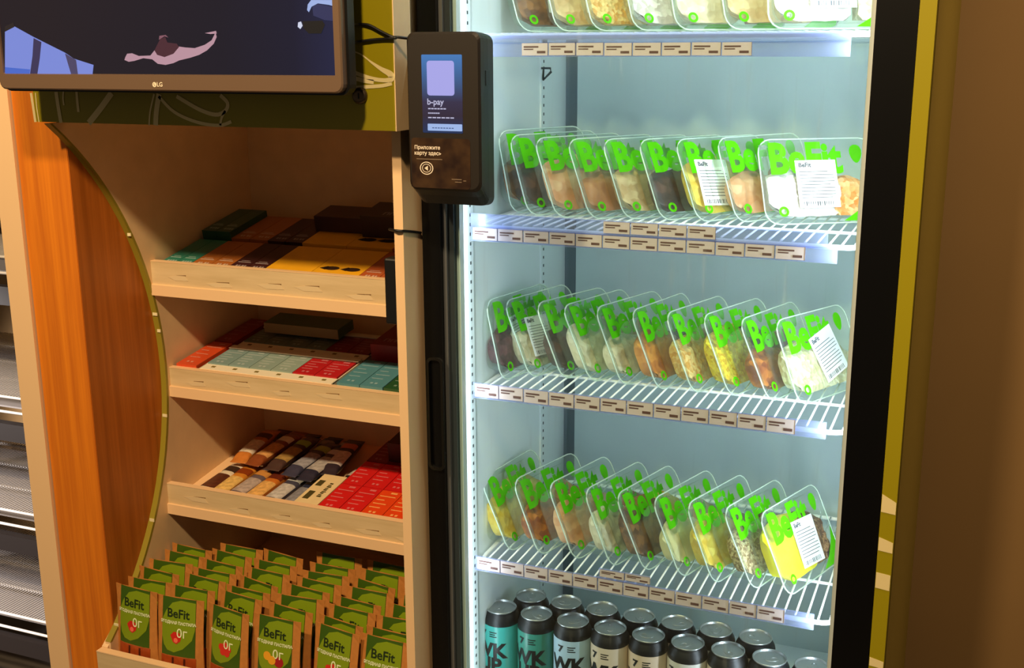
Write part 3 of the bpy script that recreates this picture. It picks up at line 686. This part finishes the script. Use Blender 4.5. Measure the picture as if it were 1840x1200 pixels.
def carton(si, X, v, up, wd, dp, ht, col, label, group, style='dots', ink=None, yaw=0, cat='snack box', front=None, name='snack_box'):
    y0, zb, zt, sl = SHELF[si]; p = shelf_pt(si, X, v, up)
    o = link(name, carton_mesh(wd, dp, ht), None, mat('card_' + col.strip('#'), col, .4, grain=.06, scale=40)); o.location = p; o.rotation_euler = (math.atan(sl), 0, R(yaw))
    tag(o, label, cat, group)
    if style:
        if not ink:
            c_ = [int(col[k:k + 2], 16) for k in (1, 3, 5)]; mx = .42 if style == 'lines' else .6; t_ = '#%02x%02x%02x' % tuple(int(a_ + (225 - a_) * mx) for a_ in c_); ink = mat('ink_' + t_[1:], t_, .5)
        q = link('top_print', bar_print(wd, dp, ht, style), o, ink)
    if front: MB().box(.0, wd, -.0006, 0, 0, ht).build('front_panel', mat('card_' + front.strip('#'), front, .5), o)
    return o
DARKINK = mat('dark_print', '#2a1408', .5)
# top slanted shelf
G1 = 'cartons on the top slanted shelf'
seq = [(.033, '#2f7a66', 'teal green', 2), (.0415, '#a8622a', 'caramel brown', 2), (.0375, '#3c1a1c', 'dark maroon', 2), (.095, '#e8a81c', 'yellow', 2), (.040, '#b0562a', 'rust', 2), (.040, '#40201e', 'plum', 1)]
rows = [(.004, .128, .036, 'front'), (.142, .128, .038, 'rear')]
for v, dp, ht, rn in rows:
    x = XL + .010
    for wd, col, cn, n in seq:
        for k in range(n):
            big = wd > .08; c_, h_ = col, ht
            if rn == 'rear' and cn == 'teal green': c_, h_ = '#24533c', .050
            sty = ('moustache' if (k == 1) else None) if big else 'dots'
            carton(0, x, v + random.uniform(-.001, .001), .0003, wd - .001, dp, h_, c_, f'{cn} flat carton, {"wall" if k == 0 else "fridge"} side one of its colour, {rn} row of top slanted shelf', G1, sty, DARKINK if big else None)
            x += wd
carton(0, -1.185, .205, .0390, .105, .065, .030, '#34141a', 'dark maroon carton stacked on rear row over the yellow ones', G1, None)
carton(0, -1.075, .190, .0390, .150, .08, .042, '#2c1218', 'dark plum carton with white capitals stacked at the back beside the post', G1, 'title')
# second slanted shelf
G2 = 'cartons on the second slanted shelf'
carton(1, XL + .008, .004, .0003, .046, .118, .040, '#cf4a22', 'orange red long carton in front against the bowed side, second slanted shelf', G2, 'lines')
carton(1, XL + .008, .126, .0003, .046, .130, .040, '#8e2420', 'dark red long carton behind the orange red one, second slanted shelf', G2, 'lines')
def display(si, X, v, wd, dp, cols, cn, rn):
    y0, zb, zt, sl = SHELF[si]
    t = link('display_tray', MB().box(0, wd, 0, .002, 0, .034).box(0, wd, dp - .002, dp, 0, .040).box(0, .002, 0, dp, 0, .036).box(wd - .002, wd, 0, dp, 0, .036).box(0, wd, 0, dp, 0, .002).box(0, wd, 0, .024, .034, .036).box(0, wd, dp - .016, dp, .0385, .040).mesh('display_tray', mat('white_card', '#eadfc4', .5)))
    t.location = shelf_pt(si, X, v, .0002); t.rotation_euler = (math.atan(sl), 0, 0)
    tag(t, f'white card display tray holding six bars, {rn} row of second slanted shelf', 'display tray', 'card display trays')
    mb = MB()
    for k in range(6): mb.box(wd * (k + .5) / 6 - .004, wd * (k + .5) / 6 + .004, .010, .016, .0361, .0366)
    mb.build('front_print', mat('olive_ink', '#7d6a2c', .6), t)
    bw = (wd - .006) / 6
    for k in range(6):
        carton(si, X + .003 + bw * k, v + .0245, .0024, bw - .0012, dp - .042, .036, cols[k], f'{cn[k]} bar, {ORD[k]} of six in the {rn} white display tray', f'bars in the {rn} display tray', 'lines')
bl, rd = ['#7f9a98', '#86a09c', '#8ea49a', '#94a89c'], ['#b81c22', '#bc1e24']
display(1, -1.352, .003, .290, .114, bl + rd, ['grey blue'] * 4 + ['bright red'] * 2, 'front')
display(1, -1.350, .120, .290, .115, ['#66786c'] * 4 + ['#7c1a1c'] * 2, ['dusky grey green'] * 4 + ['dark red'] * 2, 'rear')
for k in range(2): carton(1, -1.052 + .047 * k, .004, .0003, .0455, .110, .040, '#4f8894', f'steel blue carton {"beside the red bars" if k == 0 else "beside the dark green one"} on second slanted shelf', G2, 'lines')
for k in range(3): carton(1, -.957 + .047 * k, .004, .0003, .0455, .110, .040, '#23502c', f'dark green narrow carton, {ORD[k]} past the steel blue pair on second slanted shelf', G2, 'lines')
carton(1, -1.318, .178, .0475, .170, .060, .020, '#41603f', 'dark green wide carton with pale front stacked on the rear display tray', G2, None, front='#8f7c58')
for k in range(2): carton(1, -1.05 + .085 * k, .130, .0003, .083, .12, .066, '#8a1a20', f'dark red tall carton behind the steel blue pair, {"nearer the display tray" if k == 0 else "nearer the post"}', G2, 'title')
# third slanted shelf: wrapped bars, a cream carton, red and orange cartons
def flow_bar(wd, ln, ht):
    mb = MB(); L = []; n = 14
    for y, hs, ws in ((0, .0012, 1.0), (.008, .0014, 1.0), (.014, .55, .97), (.022, .95, .94), (ln * .5, 1.0, .94), (ln - .022, .95, .94), (ln - .014, .55, .97), (ln - .008, .0014, 1.0), (ln, .0012, 1.0)):
        hh = ht / 2 * hs if hs > .01 else .0006
        L.append([(wd / 2 * ws * math.copysign(abs(math.cos(t)) ** .6, math.cos(t)), y, ht / 2 + hh * math.copysign(abs(math.sin(t)) ** .6, math.sin(t))) for t in [2 * PI * k / n for k in range(n)]])
    mb.loops(L, True, True); return mb.mesh('bar_wrapper', CREAM)
def band(wd, ln, ht, y0, y1):
    mb = MB(); n = 8; L = []
    for y in (y0, (y0 + y1) / 2, y1): L.append([(wd / 2 * .945 * math.copysign(abs(math.cos(t)) ** .6, math.cos(t)), y, ht / 2 + (ht / 2 + .0005) * math.copysign(abs(math.sin(t)) ** .6, math.sin(t))) for t in [PI * (.08 + .84 * k / n) for k in range(n + 1)]])
    mb.loops(L, closed=False); return mb.mesh('wrapper_band', CREAM)
FB_ME = flow_bar(.036, .150, .019); BD1, BD2 = band(.036, .15, .019, .030, .085), band(.036, .15, .019, .098, .118)
G3 = 'wrapped bars on the third slanted shelf'
bars = [(-1.372, .006, 0, 4, '#e8dcc4', '#5a3020', '#3a2a20', 'white and brown striped'), (-1.338, .004, 0, 2, '#d88a30', '#e8c070', '#8a3c14', 'orange'), (-1.302, .008, 0, 5, '#6c6068', '#b8a8a0', '#d09048', 'greyish mauve'), (-1.264, .004, 0, 3, '#d0782c', '#e8b468', '#6a2a18', 'burnt orange'),
        (-1.222, .006, 0, 4, '#4e4c5c', '#c8c4c0', '#d8dcd8', 'slate grey'), (-1.178, .002, 0, 3, '#34364c', '#8c8c94', '#a8a48c', 'navy'),
        (-1.352, .120, .021, -5, '#c87a34', '#e8d8c0', '#4a2a1a', 'amber'), (-1.318, .118, .021, 6, '#8a4824', '#d8a060', '#e8dcc8', 'chestnut'), (-1.268, .112, .021, 3, '#4a3630', '#a8884c', '#8ab03c', 'brown and green'), (-1.222, .100, .021, 7, '#3c3c50', '#9c9ca4', '#98b048', 'navy and lime'), (-1.182, .092, .021, 4, '#2c2c3c', '#b0aca8', '#c8c8c8', 'dark indigo'),
        (-1.150, .125, .021, -6, '#302830', '#d0c8c0', '#b86848', 'black and white'), (-1.112, .120, .003, 8, '#281e1e', '#c8bcb0', '#a04830', 'charcoal'),
        (-1.372, .165, 0, 2, '#5c2c1c', '#c89460', '#3c2018', 'dark brown'), (-1.33, .166, 0, 1, '#a05a28', '#d8b080', '#502010', 'rust brown'), (-1.288, .164, 0, -2, '#38302c', '#8c7c6c', '#c08850', 'smoky brown'), (-1.240, .163, 0, 0, '#2c2c38', '#989498', '#888', 'dark slate'), (-1.195, .162, 0, 1, '#242430', '#7c7c88', '#aaa', 'midnight blue')]
for X, v, up, yaw, c1, c2, c3, cn in bars:
    if len(c3) == 4: c3 = '#' + ''.join(ch * 2 for ch in c3[1:])
    o = link('snack_bar', FB_ME, None, mat('wrap_' + c1[1:], c1, .3, grain=.15, scale=70, bump=.15)); o.location = shelf_pt(2, X + .012, v, up + .0006); o.rotation_euler = (math.atan(SHELF[2][3]), 0, R(-yaw))
    tag(o, f'{cn} foil wrapped bar, {"front" if v < .05 else ("upper layer" if up > .01 else "back")} of the third slanted shelf', 'snack bar', G3)
    link('wrapper_band', BD1, o, mat('wrap_' + c2[1:], c2, .35, grain=.3, scale=120)); link('wrapper_band', BD2, o, mat('wrap_' + c3[1:], c3, .35))
G4 = 'cartons on the third slanted shelf'
carton(2, -1.140, .003, .0003, .050, .120, .034, '#e6cf9c', 'cream flat carton with dark side lettering on third slanted shelf', G4, 'side', mat('brown_ink', '#4a4420', .5), yaw=0)
for r_, (v, rn) in enumerate(((.003, 'front'), (.098, 'middle'), (.193, 'rear'))):
    for k in range(6):
        red = k < 2 or (r_ > 0 and k < 4)
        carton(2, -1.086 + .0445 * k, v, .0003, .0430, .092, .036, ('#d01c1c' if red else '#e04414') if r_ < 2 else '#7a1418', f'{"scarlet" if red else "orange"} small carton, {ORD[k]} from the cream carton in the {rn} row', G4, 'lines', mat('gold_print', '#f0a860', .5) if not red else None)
carton(2, -1.04, .200, .038, .20, .085, .040, '#2a1214', 'very dark carton stacked at the back over the scarlet ones', G4, None)

# ------------------------------------------------------------------ television
tv = empty('television', (-1.147, -.11, 1.575))
tag(tv, 'flat television with taupe bezel and dark picture on the green header', 'television')
def tpart(mb, name, m, parent=None):
    o = mb.build(name, m, parent or tv)
    if parent is None: o.matrix_parent_inverse = Matrix.Translation(-tv.location)
    return o
TVY = -.205
TX0, TX1, TZ0 = at(-1, 157, TVY).x, at(616, 160, TVY).x, at(300, 164, TVY).z
TZ1 = TZ0 + .365
BEZ = mat('taupe_bezel', '#7d6450', .32, .35)
mb = MB(); bw = .0225
mb.loops([rrect(TX0, TX1, TZ0, TZ1, .012, TVY + .014), rrect(TX0, TX1, TZ0, TZ1, .012, TVY + .002), rrect(TX0 + .002, TX1 - .002, TZ0 + .002, TZ1 - .002, .011, TVY), rrect(TX0 + .011, TX1 - .011, TZ0 + bw, TZ1 - .012, .002, TVY), rrect(TX0 + .0115, TX1 - .0115, TZ0 + bw + .001, TZ1 - .0125, .002, TVY + .003)], smooth=False)
tpart(mb, 'bezel', BEZ)
tpart(MB().loops([rrect(TX0 - .003, TX1 + .004, TZ0 - .003, TZ1, .014, TVY + .0125), rrect(TX0 - .003, TX1 + .004, TZ0 - .003, TZ1, .014, TVY + .03), rrect(TX0 + .05, TX1 - .05, TZ0 + .05, TZ1 - .05, .02, HY - .001)], True, True, smooth=False), 'rear_housing', BLACK)
SY = TVY + .003
scr = tpart(MB().box(TX0 + .011, TX1 - .011, SY, SY + .004, TZ0 + bw, TZ1 - .012), 'screen', mat('screen_black', '#15121a', .12, emit=0))
m, N, L, pb = newmat('screen_glow'); 
pb.inputs['Base Color'].default_value = (.006, .005, .008, 1); pb.inputs['Roughness'].default_value = .15
tc = N.new('ShaderNodeTexCoord'); sp = N.new('ShaderNodeSeparateXYZ'); rp = N.new('ShaderNodeValToRGB'); mr = N.new('ShaderNodeMapRange')
mr.inputs['From Min'].default_value = TX0 + .1; mr.inputs['From Max'].default_value = TX1
L.new(tc.outputs['Object'], sp.inputs[0]); L.new(sp.outputs['X'], mr.inputs['Value']); L.new(mr.outputs[0], rp.inputs[0])
e = rp.color_ramp.elements; e[0].position = 0; e[0].color = hx('#231d22'); e[1].position = 1; e[1].color = hx('#232849')
x = e.new(.62); x.color = hx('#1b1a26'); x = e.new(.85); x.color = hx('#1a1c30')
L.new(rp.outputs[0], pb.inputs['Emission Color']); pb.inputs['Emission Strength'].default_value = .8
scr.data.materials[0] = m
def picture(pxs, col, k, s=2.4865, strength=.9, ox=0, oy=0):
    mb = MB(); pts = [at(ox + a / s, oy + b / s, SY - .0003 - .0002 * k) for a, b in pxs]
    mb.v += pts; mb.face(list(range(len(pts)))); o = mb.build('picture_shape', mat('glow_' + col[1:], col, .3, emit=strength), scr); return o
picture([(22, 345), (22, 140), (65, 118), (150, 165), (290, 235), (330, 262), (418, 290), (412, 345)], '#7f8fe0', 1)
picture([(22, 300), (22, 345), (130, 345), (135, 310)], '#4a6cd0', 2)
picture([(150, 170), (185, 188), (178, 260), (165, 345), (132, 345), (145, 250)], '#3a3358', 2)
picture([(290, 238), (340, 268), (350, 345), (322, 345), (305, 290)], '#4d4668', 2)
picture([(22, 118), (22, 142), (65, 120), (60, 100)], '#241c20', 2)
picture([(560, 255), (568, 240), (590, 238), (620, 250), (672, 248), (690, 225), (712, 205), (740, 200), (770, 212), (800, 208), (828, 212), (870, 215), (915, 200), (945, 180), (958, 155), (962, 140), (968, 165), (955, 195), (925, 225), (890, 245), (850, 258), (800, 270), (775, 282), (740, 290), (705, 285), (680, 265), (640, 260), (600, 272), (575, 276), (556, 268)], '#c096a4', 2)
picture([(690, 225), (715, 175), (738, 165), (748, 190), (790, 195), (800, 210), (775, 240), (735, 255), (702, 245)], '#4a2432', 3)
picture([(710, 178), (712, 160), (740, 156), (752, 168), (735, 162)], '#8a5a68', 4)
picture([(915, 148), (965, 138), (968, 150), (940, 152)], '#c096a4', 4)
picture([(1390, 0), (1375, 20), (1372, 45), (1380, 55), (1392, 30), (1420, 15), (1470, 22), (1498, 30), (1498, 0)], '#a4b8ec', 2)
picture([(1395, 28), (1420, 16), (1498, 34), (1498, 95), (1450, 90), (1400, 70)], '#2a2f5a', 3)
picture([(1332, 100), (1345, 96), (1352, 115), (1342, 130), (1330, 120)], '#d8def4', 3)
picture([(1352, 95), (1440, 92), (1452, 110), (1435, 150), (1380, 150), (1355, 125)], '#0c0c12', 2)
# maker's round mark and two letters on the bezel
lg = MB(); c0 = at(281, 152, TVY - .0006)
ringp = [2 * PI * k / 18 for k in range(18)]
lg.v += [Vector((c0.x - .0035 + .0036 * math.cos(t), c0.y, c0.z + .0036 * math.sin(t))) for t in ringp]; lg.face(list(range(18)))
add_text(lg, 'LG', (c0.x + .0058, c0.z), .0085, .0002, f=lambda x, z: (x, c0.y, z))
tpart(lg, 'bezel_logo', mat('logo_cream', '#e8d8bc', .4))
lg2 = MB(); lg2.box(c0.x - .0040, c0.x - .0036, c0.y - .0004, c0.y - .0002, c0.z - .0015, c0.z + .002); lg2.box(c0.x - .0036, c0.x - .0018, c0.y - .0004, c0.y - .0002, c0.z - .0015, c0.z - .0011); lg2.box(c0.x - .0055, c0.x - .0049, c0.y - .0004, c0.y - .0002, c0.z + .0008, c0.z + .0014)
tpart(lg2, 'logo_face', BEZ)

# ------------------------------------------------------------------ payment terminal
pt = empty('payment_terminal', (-.70, -.08, 1.54))
tag(pt, 'black payment terminal with lit blue screen mounted on the fridge door stile', 'terminal')
def ppart(mb, name, m, parent=None):
    o = mb.build(name, m, parent or pt)
    if parent is None: o.matrix_parent_inverse = Matrix.Translation(-pt.location)
    return o
PX0, PX1, PZ0, PZ1, PY = -.7525, -.6425, 1.418, 1.656, -.130
DK = mat('terminal_shell', '#1b130b', .5)
DKB = mat('terminal_back', '#0b0b0c', .5)
mb = MB()
def tl(y, ins, zlow): return rrect(PX0 + ins, PX1 - ins, zlow, PZ1 - ins, .012, y, 5)
mb.loops([tl(PY + .014, 0, PZ0 + .016), tl(PY + .003, 0, PZ0 + .024), tl(PY, .003, PZ0 + .028)], False, True, smooth=False)
ppart(mb, 'front_shell', DK)
mb = MB(); mb.loops([tl(PY + .014, .0005, PZ0 + .0165), tl(PY + .030, .001, PZ0 + .002), tl(PY + .052, .003, PZ0)], False, True, smooth=False)
mb2 = ppart(mb, 'rear_shell', DKB)
ppart(MB().box(-.775, -.690, PY + .050, -.019, 1.44, 1.62), 'mounting_block', DKB)
q = ppart(MB().box(PX1 - .0012, PX1 + .0002, PY + .020, PY + .032, 1.585, 1.605), 'side_slot', BLACK)
def rect_px(x0, y0, x1, y1, Y): a = at(x0, y0, Y); b = at(x1, y1, Y); return a.x, b.x, b.z, a.z
def patchrect(r_, y, rad, name, m, parent=None, th=.0004):
    mb = MB(); mb.loops([rrect(*r_, rad, y), rrect(*r_, rad, y - th)], False, True, smooth=False); return ppart(mb, name, m, parent) if parent is None else mb.build(name, m, parent)
SR = rect_px(757, 98, 832, 240, PY)
m, N, L, pb = newmat('terminal_screen'); pb.inputs['Base Color'].default_value = (.01, .01, .015, 1); pb.inputs['Roughness'].default_value = .15
tc = N.new('ShaderNodeTexCoord'); sp = N.new('ShaderNodeSeparateXYZ'); mr = N.new('ShaderNodeMapRange'); rp = N.new('ShaderNodeValToRGB')
mr.inputs['From Min'].default_value = SR[2]; mr.inputs['From Max'].default_value = SR[3]
L.new(tc.outputs['Object'], sp.inputs[0]); L.new(sp.outputs['Z'], mr.inputs['Value']); L.new(mr.outputs[0], rp.inputs[0]); L.new(rp.outputs[0], pb.inputs['Emission Color']); pb.inputs['Emission Strength'].default_value = .8
e = rp.color_ramp.elements; e[0].position = 0; e[0].color = hx('#1d3560'); e[1].position = 1; e[1].color = hx('#4a86cc')
x = e.new(.22); x.color = hx('#33293c'); x = e.new(.40); x.color = hx('#38324e'); x = e.new(.62); x.color = hx('#3f5c8c')
ps = patchrect(SR, PY, .0015, 'screen', m)
GLOW = mat('glow_lavender', '#a9a9f0', emit=.9)
patchrect(rect_px(767, 109, 817, 172, PY), PY - .0006, .004, 'blank_card', GLOW, ps)
patchrect(rect_px(769, 222, 831, 236, PY), PY - .0006, .001, 'button', mat('glow_sky', '#9fbcf0', emit=.9), ps)
mb = MB(); f = lambda x, z: (x, PY - .0013, z); c0 = at(768, 183, PY); add_text(mb, 'b-pay', (c0.x, c0.z), .0115, .0002, 'LEFT', f)
for y_, x1 in ((195, 803), (203, 791), (211, 818)):
    a = at(770, y_, PY); b = at(x1, y_, PY); k = 6
    for j in range(k): 
        xa = a.x + (b.x - a.x) * j / k; mb.box(xa, xa + (b.x - a.x) / k * .8, PY - .0013, PY - .0011, a.z - .0008, a.z + .0008)
mb.build('screen_lettering', mat('glow_text', '#c8c8e8', emit=.8), ps)
mb = MB(); c0 = at(800, 230, PY); 
for j in range(8): mb.box(c0.x - .019 + .0042 * j, c0.x - .016 + .0042 * j, PY - .0016, PY - .0013, c0.z - .0006, c0.z + .0006)
mb.build('button_lettering', mat('button_ink', '#4a6cb0', emit=.5), ps)
CRD = rect_px(739, 247, 846, 341, PY)
m, N, L, pb = newmat('reader_panel'); pb.inputs['Roughness'].default_value = .22
tc = N.new('ShaderNodeTexCoord'); n_ = N.new('ShaderNodeTexNoise'); n_.inputs['Scale'].default_value = 45; rp = N.new('ShaderNodeValToRGB')
e = rp.color_ramp.elements; e[0].position = .35; e[0].color = hx('#281a14'); e[1].position = .75; e[1].color = hx('#46321f')
L.new(tc.outputs['Object'], n_.inputs['Vector']); L.new(n_.outputs['Fac'], rp.inputs[0]); L.new(rp.outputs[0], pb.inputs['Base Color'])
pc = patchrect(CRD, PY, .005, 'reader_panel', m)
TW = mat('reader_print', '#e8d8c4', .5)
mb = MB(); f = lambda x, z: (x, PY - .0008, z)
c0 = at(745, 264.5, PY); add_text(mb, 'Приложите', (c0.x, c0.z), .0072, .00015, 'LEFT', f); c0 = at(745, 274.5, PY); add_text(mb, 'карту здесь', (c0.x, c0.z), .0072, .00015, 'LEFT', f)
c0 = at(767, 302, PY); n = 22
for ra, rb in ((.0078, .0090), (.0052, .0060)):
    b = len(mb.v)
    for k in range(n):
        for r_ in (ra, rb): mb.v.append(Vector((c0.x + r_ * 1.15 * math.cos(2 * PI * k / n), PY - .0008, c0.z + r_ * math.sin(2 * PI * k / n))))
    for k in range(n): j = (k + 1) % n; mb.face([b + 2 * k, b + 2 * k + 1, b + 2 * j + 1, b + 2 * j])
b = len(mb.v); mb.v += [Vector((c0.x + a, PY - .0008, c0.z + d)) for a, d in ((-.0035, 0), (.002, -.0035), (.002, .0035))]; mb.face([b, b + 1, b + 2])
mb.build('reader_lettering', TW, pc)
mb = MB()
for x0, y_, x1 in ((749, 285, 795), (812, 322, 830), (818, 327, 830), (833, 325, 838)):
    a = at(x0, y_, PY); b_ = at(x1, y_, PY); mb.box(a.x, b_.x, PY - .0008, PY - .0006, a.z - .0006, a.z + .0006)
mb.build('small_print', mat('reader_dim', '#7a6652', .5), pc)

# cables
def cable(name, label, runs, r=.0022):
    mb = MB()
    for pts in runs: mb.tube(smooth_pts(pts, 6), r, 6)
    return tag(mb.build(name, mat('black_cable', '#100d0b', .5)), label, 'cable')
A = lambda x, y, Y: at(x, y, Y)
cable('power_cable', 'thin black cables from television to terminal, meeting on the header edge', [[A(620, 44, -.165), A(642, 44, -.126), A(662, 45, -.124), A(685, 57, -.1235), A(704, 66, -.1235), A(716, 67, -.122), A(733, 69, -.11)], [A(622, 79, -.165), A(640, 76, -.128), A(665, 72, -.124), A(690, 70, -.1235), A(712, 68, -.126)]])
cable('strap_cable', 'short black cable wrapped round the cream post below the terminal', [[A(700, 412, -.05), A(709, 414, -.073), A(720, 415, -.074), A(727, 415, -.068), A(740, 416, -.045), A(756, 418, -.018)]])
hb = MB().box(-.836, -.8115, -.06, -.035, 1.225, 1.327); hb = hb.build('power_adapter', BLACK)
tag(bevel(hb, .003), 'black slim adapter hanging inside the cream post at the top slanted shelf', 'adapter')

# ------------------------------------------------------------------ surround panel at the far side of the fridge
sp_ = MB().box(-.096, -.0765, -.06, .72, 0, 2.1).build('surround_panel', GREEN_PANEL)
tag(sp_, 'olive yellow upright panel beside the fridge, printed with cream strokes', 'panel')
MB().box(-.0768, -.0752, -.045, .72, 0, 2.1).build('shaded_side', mat('olive_in_shade', '#7d6a1c', .5), sp_)  # thin darker sheet: shade on the panel's own side, put into its colour
for y0, y1, tilt in ((888, 920, 10), (966, 990, 6), (1030, 1058, 2), (1185, 1200, 4)):
    a = at(1590, y0, -.06); b = at(1590, y1, -.06); d = tilt / 1000
    mb = MB(); mb.prism([(-.0955, -.0606, b.z), (-.077, -.0606, b.z - .002), (-.077, -.0606, a.z - d), (-.0955, -.0606, a.z)], (0, .0004, 0)); mb.build('line_drawing', STROKE, sp_)

# ------------------------------------------------------------------ wire rack far behind the cabinet
rk = empty('wire_rack', (-2.1, .5, 0))
tag(rk, 'grey wire storage rack with dark beams behind the cabinet post', 'rack')
def rpart(mb, name, m):
    o = mb.build(name, m, rk); o.matrix_parent_inverse = Matrix.Translation(-rk.location); return o
RX0, RX1, RY0, RY1 = -2.62, -1.66, .30, .76
for zt in (1.475, 1.195, .872, .592, .320):
    mb = MB()
    for k in range(110):
        x = RX0 + (RX1 - RX0) * k / 109; mb.tube([(x, RY0, zt), (x, RY1, zt)], .0014, 4)
    o = rpart(mb, 'deck', RACKM); o['kind'] = 'stuff'
    mb = MB()
    for yy in (RY0 + .12, RY0 + .24, RY0 + .36): mb.tube([(RX0, yy, zt - .004), (RX1, yy, zt - .004)], .004, 6)
    rpart(mb, 'cross_rod', RACKM)
    for dz in (0, -.036): rpart(MB().tube([(RX0, RY0, zt + dz), (RX1, RY0, zt + dz)], .0036, 6), 'front_rod', mat('bright_wire', '#e4deda', .35))
    rpart(MB().box(RX0, RX1, RY0 + .01, RY0 + .03, zt - .112, zt - .070), 'beam', mat('dark_beam', '#1d1512', .5))
    rpart(MB().box(RX0 + .02, RX1 - .02, RY0 + .06, RY1 - .04, zt - .050, zt - .046), 'drip_tray', mat('rack_tray', '#8a8380', .5))
for xx in (RX0, RX1):
    for yy in (RY0, RY1): rpart(MB().tube([(xx, yy, 0), (xx, yy, 1.7)], .0125, 10), 'upright', RACKM)
